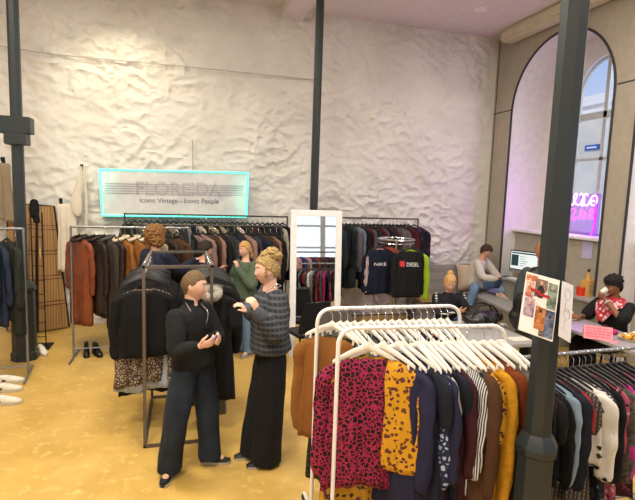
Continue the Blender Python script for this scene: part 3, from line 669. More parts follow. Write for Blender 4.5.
# ---- jackets rack at the left back
LY, LZ = 6.86, 1.74
pipe_rack('clothes_rack', 'grey steel rack of leather and sheepskin jackets near the bamboo screen', (-1.38, LY), (.1, LY), LZ, m_gr, .3)
rl = P('rust_leather', '#84401d', .45, pat='mottle', c2='#6d3216', dk=.85, sc=6, bump=.15, bsc=30, spec=.5); dbl = P('dark_brown_leather', '#2f221b', .5, bump=.15, bsc=30); gbr = P('grey_brown_cloth', '#453c34', .85); csu = P('caramel_suede', '#96602a', .85, pat='mottle', c2='#85531f', dk=.85, sc=8); shp = P('cream_fleece', '#d9c9ac', .95, dk=.85, bump=.6, bsc=120); gfl = P('grey_green_fleece', '#5d6258', .95, bump=.6, bsc=120)
cam_ = P('camel_cloth', '#a5804e', .85); bei = P('beige_cloth', '#b8a587', .85)
GJ = 'jackets on the left back rack'
jk = [('jacket', 'rust brown leather jacket at the left end of the jacket rack', rl, (dbl, 'fat'), 1.35, -1.28, -48), ('coat', 'dark brown leather coat right of the rust jacket', dbl, (dbl, 'fat'), .82, -1.10, -52), ('jacket', 'grey brown jacket with grey green fleece collar on the jacket rack', gbr, (gfl, 'fat'), 1.25, -.98, -50), ('coat', 'dark brown long coat hanging lowest on the jacket rack', dbl, None, 1.02, -.86, -60),
 ('jacket', 'caramel suede jacket with cream fleece collar on the jacket rack', csu, (shp, 'fat'), 1.35, -.78, -52), ('jacket', 'caramel suede jacket with cream collar, second of its kind', csu, (shp, 'fat'), 1.15, -.64, -50), ('coat', 'camel coat right of the caramel sheepskin jackets', cam_, (shp, 'fat'), .9, -.5, -50), ('jacket', 'beige jacket behind the curly haired woman on the jacket rack', bei, None, 1.1, -.36, -50), ('jacket', 'dark brown short jacket near the middle of the jacket rack', dbl, None, 1., -.2, -55), ('coat', 'brown coat at the right end of the jacket rack', br, None, .9, -.05, -55)]
for i, (k, l, m, col, lk, x, rz) in enumerate(jk):
    garment(k, k, l, k, m, (x, LY, LZ-HOOK-.03), R(rz), 31+i, GJ, lk=lk*1.22, collar=col, wk=.98, tk=1.2)
    hanger('black', (x, LY, LZ-HOOK), R(rz), 'dark hanger %s from the left on the jacket rack' % ORD[i], 'dark hangers on the jacket rack')

# ---- long double rail of clothes by the stone wall
far = [('black', '#121214'), ('charcoal', '#26262a'), ('navy', '#1a2136'), ('dark green', '#1f2a22'), ('brown', '#3d2c20'), ('beige', '#a39478'), ('olive', '#4a4a30'), ('grey', '#5d5d60'), ('dark blue', '#22304c'), ('cream', '#c6bca8'), ('dark brown', '#2a1f19'), ('khaki', '#6f6448'), ('black', '#151417'), ('slate', '#38414a'), ('burgundy', '#431a22'), ('black', '#0f0f12')]
def far_run(n, xa, xb, y, z, where, group, kinds, seed, pal=None, rot=-58, lk=1., hang=True):
    q = random.Random(seed); pal = pal or far
    for i in range(n):
        cn, hx = pal[(i*7+seed+q.randrange(3)) % len(pal)]; k = kinds[i % len(kinds)]
        x = xa+(xb-xa)*(i+.5)/n; rz = R(rot+q.uniform(-14, 14))
        garment(k, k, '%s %s hanging %s from the left on the %s' % (cn, k, ORD[i], where), k, P('far_'+cn.replace(' ', '_')+hx[1:3], hx, .85, dk=.7), (x, y, z-HOOK-.03), rz, seed*50+i, group, lk=lk*q.uniform(.85, 1.15), wk=q.uniform(.85, 1.0))
        if hang: hanger('black', (x, y, z-HOOK), rz, 'dark hanger %s from the left on the %s' % (ORD[i], where), 'dark hangers on the '+where)
pipe_rack('clothes_rack', 'long dark steel rail of dark clothes against the stone wall under the banner', (-.86, 8.08), (1.72, 8.08), 1.86, m_dk, .2)
far_run(30, -.84, 1.68, 8.08, 1.86, 'wall rail under the banner', 'clothes on the wall rail under the banner', ['shirt', 'jacket', 'coat'], 3)
pipe_rack('clothes_rack', 'dark steel rail of coats in front of the wall rail, behind the green sweater girl', (-.62, 7.45), (1.5, 7.45), 1.74, m_dk, .22)
pk2 = [('black', '#131316'), ('dark green', '#232b22'), ('dusty pink', '#a07a70'), ('brown', '#4a3426'), ('charcoal', '#2a2a2e'), ('navy', '#1c2338'), ('olive', '#57553a'), ('dusty rose', '#9d8078'), ('dark grey', '#3a3a3e')]
far_run(22, -.58, 1.46, 7.45, 1.74, 'coat rail behind the girl', 'coats on the rail behind the girl', ['coat', 'jacket', 'sweater'], 5, pk2)

# ---- rail right of the mirror
pipe_rack('clothes_rack', 'dark steel rail of clothes right of the white mirror', (2.15, 8.02), (4.13, 8.02), 1.87, m_dk, .2)
pk3 = [('navy', '#1b2134'), ('black', '#131316'), ('dark olive', '#34332a'), ('dark teal', '#20343a'), ('royal blue', '#26346e'), ('grey', '#67666a'), ('black', '#17161a'), ('pale blue', '#7d8ba0'), ('maroon', '#5a1a26'), ('brown', '#4a382e'), ('mauve grey', '#6e5f66')]
far_run(24, 2.2, 3.98, 8.02, 1.87, 'rail right of the mirror', 'clothes on the rail right of the mirror', ['shirt', 'coat', 'jacket'], 8, pk3, lk=1.1)
pur = P('purple_patterned_fleece', '#1f1a2a', .85, 'floral', '#5b2f86', '#7a3040', sc=14, width=.2)
garment('jacket', 'jacket', 'dark jacket with purple and red pattern at the right end of the mirror rail', 'jacket', pur, (4.06, 8.0, 1.74), R(-18), 77, 'clothes on the rail right of the mirror', parts=True, tk=1.3, lk=.9)
hanger('black', (4.06, 8.02, 1.77), R(-18), 'dark hanger holding the purple patterned jacket', 'dark hangers on the rail right of the mirror')

# ---- round chrome rack with sweatshirts
RCx, RCy, RCz, RR = 3.13, 6.75, 1.62, .27
t = thing('round_rack', 'round chrome clothes rack with sweatshirts between mirror and bench', 'clothes rack', (RCx, RCy, 0))
bm = B(); pts = [V((RR*math.cos(a), RR*math.sin(a), RCz)) for a in [2*PI*k/40 for k in range(41)]]; tube(bm, pts, .013, 8); tube(bm, [p+V((0, 0, -.05)) for p in pts], .006, 6); obj('ring', bm, m_chr, t)
for k in range(3):
    a = 2*PI*k/3+.5; bm = B(); tube(bm, [(0, 0, RCz-.02), (RR*math.cos(a), RR*math.sin(a), RCz)], .009, 8); obj('spoke', bm, m_chr, t)
bm = B(); tube(bm, [(0, 0, .03), (0, 0, RCz)], .016, 10); obj('post', bm, m_chr, t)
for k in range(4):
    a = PI/2*k+.4; bm = B(); tube(bm, [(0, 0, .1), (.33*math.cos(a), .33*math.sin(a), .02)], .013, 8); obj('foot', bm, m_chr, t)
GR = 'clothes on the round chrome rack'
lime = P('lime_fabric', '#93b41c', .8, dk=.85); orr = P('orange_red_cloth', '#c8462a', .8); rwt = P('white_red_stripe_cloth', '#cfc9c2', .8, pat='vstripe', c2='#7a3a3c', dk=.85, sc=12, width=.2); m_ltr = mat('white_print', '#dcdad6', .7); m_lred = mat('red_print', '#c02c34', .7); dgy = P('dark_grey_sweat', '#17181b', .9); nvs = P('navy_sweat', '#141c34', .9)
def lettering(t, body, size, sx, zc, m, name='lettering', xc=0.):
    o = [c for c in t.children if c.name.startswith('body')][0]; bv = BVHTree.FromPolygons([v.co[:] for v in o.data.vertices], [p.vertices[:] for p in o.data.polygons])
    bm = text_bm(body, size, sx) if isinstance(body, str) else body
    bmesh.ops.triangulate(bm, faces=bm.faces); bmesh.ops.subdivide_edges(bm, edges=[e for e in bm.edges if e.calc_length() > .02], cuts=1)
    for v in bm.verts:
        v.co.x += xc; v.co.z += zc; h = bv.ray_cast(V((v.co.x, -1, v.co.z)), V((0, 1, 0))); v.co.y = (h[0].y if h[0] else -.05)-.004
    return obj(name, bm, m, t, False)
for (k, l, m, ang, rz, kw) in (('sweater', 'white and red striped jacket at the back left of the round rack', rwt, 165, 30, {}), ('sweater', 'orange red sweater at the back of the round rack', orr, 100, 10, {}), ('jacket', 'lime green jacket on the right side of the round chrome rack', lime, -15, -66, dict(parts=True, lk=1.0, sk=1.1)), ('sweater', 'dark grey sweatshirt with white and red lettering on the round rack', dgy, -62, -8, dict(parts=True, lk=1.15, tk=1.2, wk=.92)), ('sweater', 'navy sweatshirt with white lettering at the front of the round rack', nvs, -172, 4, dict(parts=True, lk=1.12, tk=1.2, wk=.95))):
    p = (RCx+RR*math.cos(R(ang)), RCy+RR*math.sin(R(ang)))
    g_ = garment(k, k, l, k, m, (*p, RCz-HOOK-.03), R(rz), int(ang)+200, GR, **kw); hanger('black', (*p, RCz-HOOK), R(rz), 'dark hanger holding the '+l.split(' at ')[0].split(' on ')[0]+', round rack', 'dark hangers on the round rack')
    if m is nvs: lettering(g_, 'NIKE', .062, 1.5, -.24, m_ltr, xc=-.02)
    if m is dgy:
        lettering(g_, 'DIESEL', .08, .85, -.22, m_ltr, xc=.03)
        b2 = B(); box(b2, (-.035, -.001, -.04), (.035, .001, .04)); lettering(g_, b2, 0, 0, -.21, m_lred, 'red_mark', -.13)
    if m is lime:
        b2 = B(); box(b2, (-.03, -.001, -.03), (.03, .001, .03)); lettering(g_, b2, 0, 0, -.25, bk, 'badge', .1)
# ---- rack at the left edge
pipe_rack('clothes_rack', 'grey steel rack of coats at the left edge in front of the column', (-3.3, 6.1), (-1.76, 6.28), 1.75, m_gr, .3)
dgn = P('dark_green_parka_cloth', '#2a3029', .85); den = P('denim', '#26344a', .85, bump=.1); trk = P('dark_track_cloth', '#1a1e28', .75); cst = P('white_piping', '#d8d8d6', .7)
GL = 'coats on the left edge rack'
for i, (k, l, m, x, rz, lk, kw) in enumerate([('jacket', 'dark green parka nearest the column on the left edge rack', dgn, -1.92, -50, 1.3, {}), ('coat', 'dark green long coat behind the parka on the left edge rack', dgn, -1.84, -70, 1.05, {}), ('jacket', 'denim jacket on the left edge rack', den, -2.02, -55, 1.4, {}), ('jacket', 'dark track jacket on the left edge rack', trk, -2.12, -55, 1.2, {}), ('shirt', 'white and blue shirt at the left edge rack', ruf, -2.2, -55, 1.3, {}), ('jacket', 'beige jacket at the left edge of the photo', bei, -2.3, -55, 1.1, {}), ('coat', 'dark navy coat second at the left edge of the photo', nv2, -2.4, -55, .9, {}), ('coat', 'black coat beyond the left edge of the rack', bk, -2.52, -55, 1., {})]):
    y = 6.1+.18*(x+3.3)/1.54
    garment(k, k, l, k, m, (x, y, 1.75-HOOK-.03), R(rz), 60+i, GL, lk=lk, **kw); hanger('black', (x, y, 1.75-HOOK), R(rz), 'dark hanger holding the '+l.split(' on ')[0].split(' at ')[0].split(' nearest')[0].split(' second')[0].split(' beyond')[0].split(' behind')[0], 'dark hangers on the left edge rack')

# ---- racks behind the viewpoint, seen in the mirror
pk4 = pk3+[('red', '#7a2a2c'), ('pink', '#b98a8c'), ('white', '#c9c6c2'), ('tan', '#8c6a48')]
for k, y in enumerate((-.9, -2.4)):
    w = ('nearer', 'farther')[k]+' rack reflected in the mirror'
    pipe_rack('clothes_rack', 'dark steel %s of clothes' % w, (2.6, y), (5.3, y), 1.55, m_dk, .25)
    far_run(20, 2.65, 5.25, y, 1.55, w, 'clothes on the '+w, ['shirt', 'jacket', 'sweater'], 11+k, pk4, 58, hang=False)

# ------------------------------------------------------------------ mirror
m_mir = mat('mirror_silver', '#e8ecee', .0, metal=1.); m_fr = mat('mirror_frame_paint', '#e3e1e0', .45)
MYp = 6.55; ml, mr_ = at(289.5, 209, MYp+.06), at(339.5, 211, MYp+.06); W_ = (mr_-ml).length; H_ = ml.z
t = thing('standing_mirror', 'tall white framed standing mirror leaning against the iron column', 'mirror', ((ml.x+mr_.x)/2, MYp-.16, 0)); t.rotation_euler = (-R(3.8), 0, R(-2.0))
fw = .085; bm = B()
for a, b in (((-W_/2, -.02, 0), (-W_/2+fw, .025, H_)), ((W_/2-fw, -.02, 0), (W_/2, .025, H_)), ((-W_/2+fw, -.019, 0), (W_/2-fw, .025, fw)), ((-W_/2+fw, -.019, H_-fw), (W_/2-fw, .025, H_))): box(bm, a, b, .004)
obj('frame', bm, m_fr, t)
bm = B(); box(bm, (-W_/2+fw-.005, -.006, fw-.005), (W_/2-fw+.005, .004, H_-fw+.005)); obj('mirror_glass', bm, m_mir, t)

# ------------------------------------------------------------------ bamboo screen, wall hangings
m_bam = mat('bamboo_mat', '#a58355', .6, 'vstripe', '#937043', sc=9, width=.2); m_bkf = mat('black_wood', '#1d1a1a', .5); m_tar = mat('plum_thread', '#4c2530', .7)
t = thing('bamboo_screen', 'bamboo folding screen with dark plaid lines leaning by the stone wall', 'screen', (0, 0, 0))
def panel(nm, TL, TR, BR, BL):
    TL, TR, BR, BL = map(V, (TL, TR, BR, BL)); nrm = (TR-TL).cross(BL-TL).normalized()
    if nrm.y > 0: nrm = -nrm
    def pt(u, v): return TL*(1-u)*(1-v)+TR*u*(1-v)+BL*(1-u)*v+BR*u*v
    bm = B(); loft(bm, [[pt(*p)+nrm*o for p in ((0, 0), (1, 0), (1, 1), (0, 1))] for o in (0, -.012)]); pn = obj(nm, bm, m_bam, t)
    bm = B(); tube(bm, [pt(*p)-nrm*.006 for p in ((0, 0), (1, 0), (1, 1), (0, 1), (0, 0))], .016, 4); obj('frame', bm, m_bkf, pn)
    bm = B()
    for v in (.16, .19, .36, .39, .56, .59, .77, .80): tube(bm, [pt(0, v)+nrm*.002, pt(1, v)+nrm*.002], .0055, 4)
    for u in (.22, .78): tube(bm, [pt(u, 0)+nrm*.002, pt(u, 1)+nrm*.002], .003, 4)
    obj('thread_lines', bm, m_tar, pn)
b1, b2_ = at(38, 331, 8.13), at(69, 326, 8.36)
panel('screen_panel', at(37, 205, 8.3), at(54, 206, 8.42), (b2_.x, 8.36, .02), (b1.x, 8.13, .02))
q1 = at(6, 333, 8.2); panel('screen_panel', at(7, 205, 8.4), at(36, 204, 8.28), (b1.x-.03, 8.12, .02), (q1.x, 8.25, .02))
m_tote = mat('canvas', '#cfc6b4', .9, bump=.2, bsc=80)
def wall_hook(px, py, label):
    p = at(px, py, WY-.2); bm = B(); tube(bm, [p+V((0, .1, 0)), p+V((0, -.04, 0)), p+V((0, -.06, .05))], .012, 6); box(bm, p+V((-.02, .02, -.05)), p+V((.02, .05, .06))); tag(obj('wall_hook', bm, m_bkf), label, 'hook'); return p
p = wall_hook(81.5, 168, 'dark wall hook holding the white cloth bag')
t = thing('tote_bag', 'off white cloth bag with long straps hanging on the stone wall', 'bag', (p.x, WY-.28, 0))
q = at(77, 196, WY-.28); bm = B(); limb(bm, [(q.x-p.x+.05, -.02, p.z-.18), (q.x-p.x+.02, -.02, q.z+.1), (q.x-p.x-.01, -.02, q.z-.1), (q.x-p.x, -.02, q.z-.26)], [.035, .055, .085, .065], 12, 5, ((0, 1, 0), .4)); obj('bag_body', bm, m_tote, t)
for dx, l in ((.0, .3), (.05, 1.05)):
    bm = B(); s = [V((dx, -.02, p.z+.02)), V((dx+.03, -.03, p.z-l*.5)), V((dx+.02, -.02, p.z-l))]; c_, _ = catmull(s, [1]*3, 6); tube(bm, c_, .02, 6); obj('strap', bm, m_tote, t)
p = wall_hook(60.5, 202, 'dark wall hook above the pale drape beside the bamboo screen')
bm = B(); g_, _ = garment_bm('skirt', 5, .8, 1.5); t = obj('cloth_drape', g_, m_tote, None, ang=180); t.location = (p.x+.1, WY-.28, p.z-.02); tag(t, 'pale cloth drape hanging on the wall beside the bamboo screen', 'cloth'); bm.free()
p = wall_hook(2.5, 161, 'dark wall hook at the left edge of the photo')
g_, _ = garment_bm('skirt', 9, .75, 1.2); t = obj('scarf', g_, bei, None, ang=180); t.location = (p.x, WY-.28, p.z-.03); tag(t, 'beige scarf hanging on the stone wall at the left edge', 'scarf')
# black cap on a stand beside the column
p = at(36, 205, 7.4); t = thing('hat_stand', 'slim dark wire grid stand beside the left column', 'stand', (p.x, 7.4, 0))
bm = B()
for dx in (-.07, .07): tube(bm, [(dx, 0, .0), (dx, 0, p.z-.1)], .009, 6)
for k in range(9): tube(bm, [(-.07, 0, .15+k*.2), (.07, 0, .15+k*.2)], .006, 6)
obj('grid', bm, m_bkf, t)
bm = B(); box(bm, (-.14, -.14, 0), (.14, .14, .02)); obj('base', bm, m_bkf, t)
t = thing('cap', 'black cap hung on top of the wire grid stand', 'hat', (p.x, 7.34, p.z-.12))
bm = B(); limb(bm, [(0, -.02, .16), (0, -.03, .06), (.01, -.05, -.02)], [.05, .065, .05], 14); obj('crown', bm, bk, t)
bm = B(); limb(bm, [(.02, -.07, -.0), (.04, -.08, -.09)], [.05, .04], 12, 4, ((0, 1, 0), .25)); obj('brim', bm, bk, t)
q = at(39.5, 250, 7.3); hanger('wood', (q.x, 7.32, q.z), R(-75), 'wooden hanger hooked on the wire grid stand', None)

# ------------------------------------------------------------------ shoes
def shoe(label, x, y, rz, m, sole, name='sneaker', tall=0., grp=None, accent=None):
    t = thing(name, label, 'shoe', (x, y, 0), rz, grp)
    out = [(-.11, .03), (-.115, -.0), (-.1, -.032), (-.03, -.036), (.05, -.046), (.12, -.042), (.16, -.015), (.162, .012), (.13, .038), (.05, .04), (-.03, .034), (-.09, .036)]
    bm = B(); loft(bm, [[V((a*s, b*s, z)) for a, b in out] for z, s in ((0, .97), (.012, 1.02), (.028, 1.0))]); obj('sole', bm, sole, t)
    bm = B(); rings = []
    for k, (z, sx, x0, sy) in enumerate(((.025, .97, 0, .95), (.045, .95, -.002, .95), (.065, .78, -.022, .85), (.085, .58, -.05, .72), (.1+tall, .42, -.066, .62))): rings.append([V((a*sx+x0, b*sy, z+(.0 if a > 0 else .006))) for a, b in out])
    loft(bm, rings); obj('upper', bm, m, t, ang=180)
    bm = B()
    for k in range(4): tube(bm, [(.005+.02*k, -.028, .093-.009*k), (.005+.02*k, .028, .093-.009*k)], .004, 6)
    obj('laces', bm, accent or sole, t)
    if accent and not tall: bm = B(); box(bm, (-.075, -.036, .03), (-.02, .036, .07), .01); obj('side_panel', bm, accent, t)
    return t
m_sw = mat('off_white_leather', '#d6cfbf', .5); m_sol = mat('pale_sole', '#b9ad98', .7); m_bl = mat('black_leather', '#151313', .4, spec=.5)
p = at(9, 383.5, 6.05); shoe('white sneaker with dark side lying farthest on the floor at the left edge', p.x, 6.05, R(10), m_sw, m_sol, accent=m_bl)
p = at(6, 391, 5.8); shoe('white sneaker with dark panel in the middle of the left edge shoes', p.x, 5.8, R(8), m_sw, m_sol, accent=m_bl)
p = at(5, 404, 5.45); shoe('white sneaker with dark heel nearest the camera at the left edge', p.x, 5.45, R(5), m_sw, m_sol, accent=m_bl)
p = at(85, 355, 6.93); shoe('black ankle boot on the floor under the jacket rack, left one', -1.24, 6.95, R(-80), m_bl, m_bl, 'ankle_boot', .05, 'black ankle boots'); shoe('black ankle boot on the floor under the jacket rack, right one', -1.11, 6.93, R(-62), m_bl, m_bl, 'ankle_boot', .05, 'black ankle boots')
p = at(41, 352, 7.05); shoe('pale slipper standing beside the base of the left column', p.x, 7.1, R(-60), m_sw, m_sol, 'slipper')

# ------------------------------------------------------------------ bench, platform, counter
m_gp = mat('grey_boards', '#8f8d88', .7, 'hstripe', '#85837e', sc=1.6, width=.3); m_ply = mat('pale_plywood', '#a98f68', .6); m_conc = mat('grey_green_plinth', '#87857a', .75); m_top = mat('grey_counter', '#9c9a98', .45, spec=.4)
t = thing('wall_bench', 'grey boarded bench with plywood seat along the stone wall', 'bench', (0, 0, 0))
bm = B(); box(bm, (4.2, 8.26, .42), (5.25, 8.38, .98)); obj('backrest', bm, m_gp, t)
bm = B(); box(bm, (4.2, 7.88, .36), (5.18, 8.25, .42)); obj('seat', bm, m_ply, t)
bm = B(); box(bm, (4.2, 8.05, .0), (5.18, 8.25, .36)); obj('plinth', bm, m_gp, t)
t = thing('platform_seat', 'grey green box platform seat in the corner under the window', 'bench', (0, 0, 0))
bm = B(); loft(bm, [[V(p) for p in ((5.28, 8.36, z), (5.28, 8.1, z), (5.0, 6.1, z), (6.15, 6.1, z), (6.15, 7.95, z), (5.9, 7.95, z), (5.9, 8.36, z))] for z in (0, .47)]); obj('plinth', bm, m_conc, t, ang=20)
bm = B(); loft(bm, [[V(p) for p in ((5.26, 8.36, z), (5.26, 8.09, z), (4.97, 6.08, z), (6.16, 6.08, z), (6.16, 7.96, z), (5.9, 7.96, z), (5.9, 8.36, z))] for z in (.47, .51)]); obj('seat_board', bm, m_top, t, ang=20)
bm = B(); box(bm, (5.262, 8.33, .512), (5.9, 8.37, 1.0)); obj('back_board', bm, m_gp, t)
t = thing('window_counter', 'grey counter box along the window wall carrying the computer', 'counter', (0, 0, 0))
bm = B(); box(bm, (5.62, 5.5, .512), (6.19, 7.5, .84)); obj('body', bm, m_conc, t)
bm = B(); box(bm, (5.58, 5.48, .84), (6.19, 7.52, .88), .005); obj('top', bm, m_top, t)
# computer
m_scr = mat('screen_glow', '#cfd8da', .2, emit='#b9ccd0', es=.8); m_scd = mat('screen_dark', '#2c3c40', .2, emit='#33464a', es=.5); m_alu = mat('aluminium', '#a9abad', .35, metal=.7)
p = on_x(523, 262, 5.86); t = thing('computer_monitor', 'silver desktop computer showing a web page on the window counter', 'computer', (5.86, p.y-.03, .88), R(-68))
bm = B(); box(bm, (-.27, -.012, .14), (.27, .02, .5), .006); obj('housing', bm, m_bl, t)
bm = B(); box(bm, (-.27, -.0135, .1), (.27, .02, .15), .004); obj('chin', bm, m_alu, t)
bm = B(); box(bm, (-.25, -.016, .165), (.25, -.011, .48)); sc_ = obj('screen', bm, m_scr, t)
bm = B(); box(bm, (-.235, -.018, .22), (-.1, -.0155, .42)); box(bm, (-.235, -.018, .44), (.235, -.0155, .465))
for k in range(5): box(bm, (-.07, -.018, .23+k*.04), (.02+.03*(k % 3), -.0155, .238+k*.04))
obj('page_content', bm, m_scd, sc_)
bm = B(); box(bm, (-.03, .01, .01), (.03, .03, .2)); box(bm, (-.1, -.06, 0), (.1, .1, .012), .003); obj('stand', bm, m_alu, t)
bm = B(); box(bm, (5.64, p.y-.32, .88), (5.76, p.y+.08, .895), .004); tag(obj('keyboard', bm, m_fr), 'white keyboard on the counter in front of the computer', 'keyboard')
m_cus = mat('beige_cushion', '#b7a592', .9, bump=.2); m_lil = mat('lilac_cloth', '#7d6fa8', .85)
def cushion(label, c, s, M, m):
    bm = B(); bmesh.ops.create_cube(bm, size=2); bmesh.ops.subdivide_edges(bm, edges=bm.edges[:], cuts=6, use_grid_fill=True)
    for v in bm.verts:
        x, y, z = v.co; e = (1-abs(x)**3)*(1-abs(z)**3); k = max(abs(x), abs(z)); y_ = (1 if y > 0 else -1 if y < 0 else 0)
        v.co = V((x*s[0]*(1-.08*(1-abs(z))), y*s[1]*(.12+.88*max(e, 0)**.5), z*s[2]*(1-.08*(1-abs(x)))))
    o = obj('cushion', bm, m, None, ang=180); o.matrix_world = Matrix.Translation(c) @ M; return tag(o, label, 'cushion')
cushion('beige cushion leaning on the wall behind the seated man', V((5.32, 8.08, .78)), (.24, .1, .25), Matrix.Rotation(R(-14), 4, 'X') @ Matrix.Rotation(R(-20), 4, 'Z'), m_cus)
cushion('flat lilac cushion lying on the platform beside the seated man', V((5.72, 7.6, .57)), (.2, .07, .2), Matrix.Rotation(R(90), 4, 'X'), m_lil)
# ------------------------------------------------------------------ grey table with bag
def table(label, x0, x1, y0, y1, h, m, name='table', dark=None):
    t = thing(name, label, 'table', ((x0+x1)/2, (y0+y1)/2, 0)); w, d = (x1-x0)/2, (y1-y0)/2
    bm = B(); box(bm, (-w, -d, h-.035), (w, d, h), .004); obj('tabletop', bm, m, t)
    for sx in (-1, 1):
        for sy in (-1, 1): bm = B(); box(bm, (sx*(w-.06)-.02, sy*(d-.06)-.02, 0), (sx*(w-.06)+.02, sy*(d-.06)+.02, h-.035)); obj('leg', bm, dark or m_bl, t)
    return t
table('plain grey table behind the white racks with a black bag on it', 2.75, 3.72, 4.25, 5.25, .74, m_top)
p = at(520, 340, 4.42); bm = B(); box(bm, (p.x-.12, 4.36, .741), (p.x+.1, 4.5, .744)); tag(obj('paper_sheet', bm, m_sw), 'white sheet of paper on the near edge of the grey table', 'paper')
t = thing('handbag', 'slouchy black bag lying on the grey table behind the white racks', 'bag', (3.52, 5.0, .74))
bm = B(); ball(bm, (0, 0, .09), (.22, .15, .1), None, 24); ball(bm, (.13, .03, .1), (.14, .12, .09)); ball(bm, (-.13, .0, .08), (.13, .13, .08))
obj('body', skin(bm, .012, 4, .03, 9), m_bl, t)
for dy in (-.05, .06):
    bm = B(); c_, _ = catmull([(-.2, dy, .12), (-.1, dy, .25), (.08, dy, .25), (.2, dy, .1)], [1]*4, 6); tube(bm, c_, .011, 8); obj('handle', bm, m_bl, t)
# food table
m_tt = mat('food_table_top', '#9f9aa0', .35, spec=.5)
table('long grey table with cakes in front of the drinking man', 4.4, 4.95, 3.1, 5.5, .78, m_tt)
TZ = .78
def on_z(px, py, z):
    d = _f+_r2*((px-317.5)/FPX)-_u2*((py-250)/FPX); return V((0, 0, HC))+d*((z-HC)/d.z)
m_plate = mat('pale_plate', '#c9bba0', .4); m_cake = mat('golden_cake', '#a9692c', .8, 'mottle', '#c98d45', sc=30, bump=.3); m_cream = mat('whipped_cream', '#efe6dc', .6); m_redp = mat('orange_red_plastic', '#d8391f', .45); m_pinkp = mat('pink_card', '#ee8c96', .7); m_mgl = mat('magenta_marker', '#b03468', .7)
p = on_z(601, 306, TZ); p = V((4.76, 5.06, TZ)); print('plate', p)
def lathe_obj(nm, prof, m, par, c=(0, 0, 0)): bm = B(); lathe(bm, prof, c); return obj(nm, bm, m, par)
t = thing('cake_plate', 'wooden cake platter on the food table in front of the drinking man', 'plate', p, .3)
lathe_obj('platter', [(0, 0), (.16, 0), (.19, .012), (.19, .02), (.0, .02)], m_plate, t)
for k in range(5):
    a = 2*PI*k/5; q = p+V((.085*math.cos(a), .085*math.sin(a), .02)); c = thing('cake', 'golden brown cream topped bun on the cake platter', 'cake', q, a, 'buns on the cake platter')
    bm = B(); ball(bm, (0, 0, .03), (.058, .05, .032)); obj('bun', bm, m_cake, c); bm = B(); ball(bm, (0, 0, .062), (.03, .028, .018)); obj('cream_topping', bm, m_cream, c)
q = p+V((0, 0, .02)); c = thing('cake', 'golden bun in the centre of the cake platter, highest', 'cake', q, 0, None)
bm = B(); ball(bm, (0, 0, .055), (.06, .055, .055)); obj('bun', bm, m_cake, c); bm = B(); ball(bm, (0, 0, .112), (.035, .03, .02)); obj('cream_topping', bm, m_cream, c)
p = on_z(576, 308, TZ); p = V((4.72, 5.36, TZ)); t = thing('red_container', 'orange red plastic container at the far end of the food table', 'container', p)
bm = B(); loft(bm, [[V((sx*s, sy*s*.8, z)) for sx, sy in ((-.11, -.11), (.11, -.11), (.11, .11), (-.11, .11))] for s, z in ((.85, 0), (.98, .16), (1, .17))]); bmesh.ops.bevel(bm, geom=[e for e in bm.edges if abs((e.verts[0].co-e.verts[1].co).z) > .05], offset=.02, segments=2, affect='EDGES'); obj('tub', bm, m_redp, t)
bm = B(); box(bm, (-.1, -.085, .17), (.1, .085, .185), .006); obj('lid', bm, m_redp, t)
# pink price card
p = on_z(597, 338, TZ); t = thing('price_card', 'pink tent card with magenta handwriting on the food table', 'sign', (p.x, p.y, TZ), R(-38))
for s, nm in ((-1, 'front_face'), (1, 'back_face')):
    bm = B(); loft(bm, [[V((x, s*(.075-.075*zz)+o, zz*.135)) for x, zz in ((-.14, 0), (.14, 0), (.14, 1), (-.14, 1))] for o in (0, .002)]); f_ = obj(nm, bm, m_pinkp, t)
    if s < 0:
        bm = B(); q = random.Random(4)
        for ln in range(4):
            zz = .82-ln*.2; x = -.115
            while x < .1:
                w = q.uniform(.02, .05); n = 6
                pts = [V((x+w*k/n, -(.075-.075*(zz+.06*(-1)**k))-.002, (zz+.05*(-1)**k*q.uniform(.5, 1))*.135)) for k in range(n+1)]; tube(bm, pts, .0028, 5); x += w+.015
        obj('handwriting', bm, m_mgl, f_)
p2 = p+V((.12, -.1, 0)); bm = B(); box(bm, (p2.x-.1, p2.y-.1, TZ), (p2.x-.02, p2.y-.03, TZ+.004)); tag(obj('pink_note', bm, m_pinkp), 'small flat pink note on the table before the price card', 'paper')
p2 = V((4.55, 4.85, TZ)); bm = B(); box(bm, (p2.x-.05, p2.y-.03, TZ), (p2.x+.05, p2.y+.03, TZ+.008), .003); tag(obj('smartphone', bm, m_bl), 'dark phone lying on the food table beside the platter', 'phone')
p = on_z(630, 345, TZ); p = V((4.77, 4.06, TZ)); t = thing('snack_tray', 'clear tray of yellow snacks at the right end of the food table', 'tray', p, .2)
bm = B(); lathe(bm, [(0, 0), (.13, 0), (.15, .03), (.145, .03), (.125, .006), (0, .006)]); obj('tray', bm, m_plate, t)
m_yel = mat('yellow_snack', '#d9a12c', .7, 'mottle', '#b8741c', sc=30)
for k in range(7):
    a = 2*PI*k/6; rr_ = 0 if k == 6 else .075; c = thing('snack', 'yellow filled snack lying on the clear tray', 'snack', p+V((rr_*math.cos(a), rr_*math.sin(a), .006+(.03 if k == 6 else 0))), a, 'yellow snacks on the tray')
    bm = B(); ball(bm, (0, 0, .025), (.045, .032, .028)); obj('pastry', bm, m_yel, c); bm = B(); ball(bm, (0, 0, .05), (.018, .018, .012)); obj('cream_topping', bm, m_cream, c)
m_gj = mat('green_glass', '#4b6b62', .1, alpha=.7, spec=.5)
t = thing('glass_jar', 'small green glass jar behind the pink price card', 'jar', (4.74, 4.42, TZ)); lathe_obj('jar', [(0, 0), (.035, 0), (.038, .05), (.03, .06)], m_gj, t); lathe_obj('lid', [(0, .06), (.031, .06), (.031, .07), (0, .07)], m_bl, t)
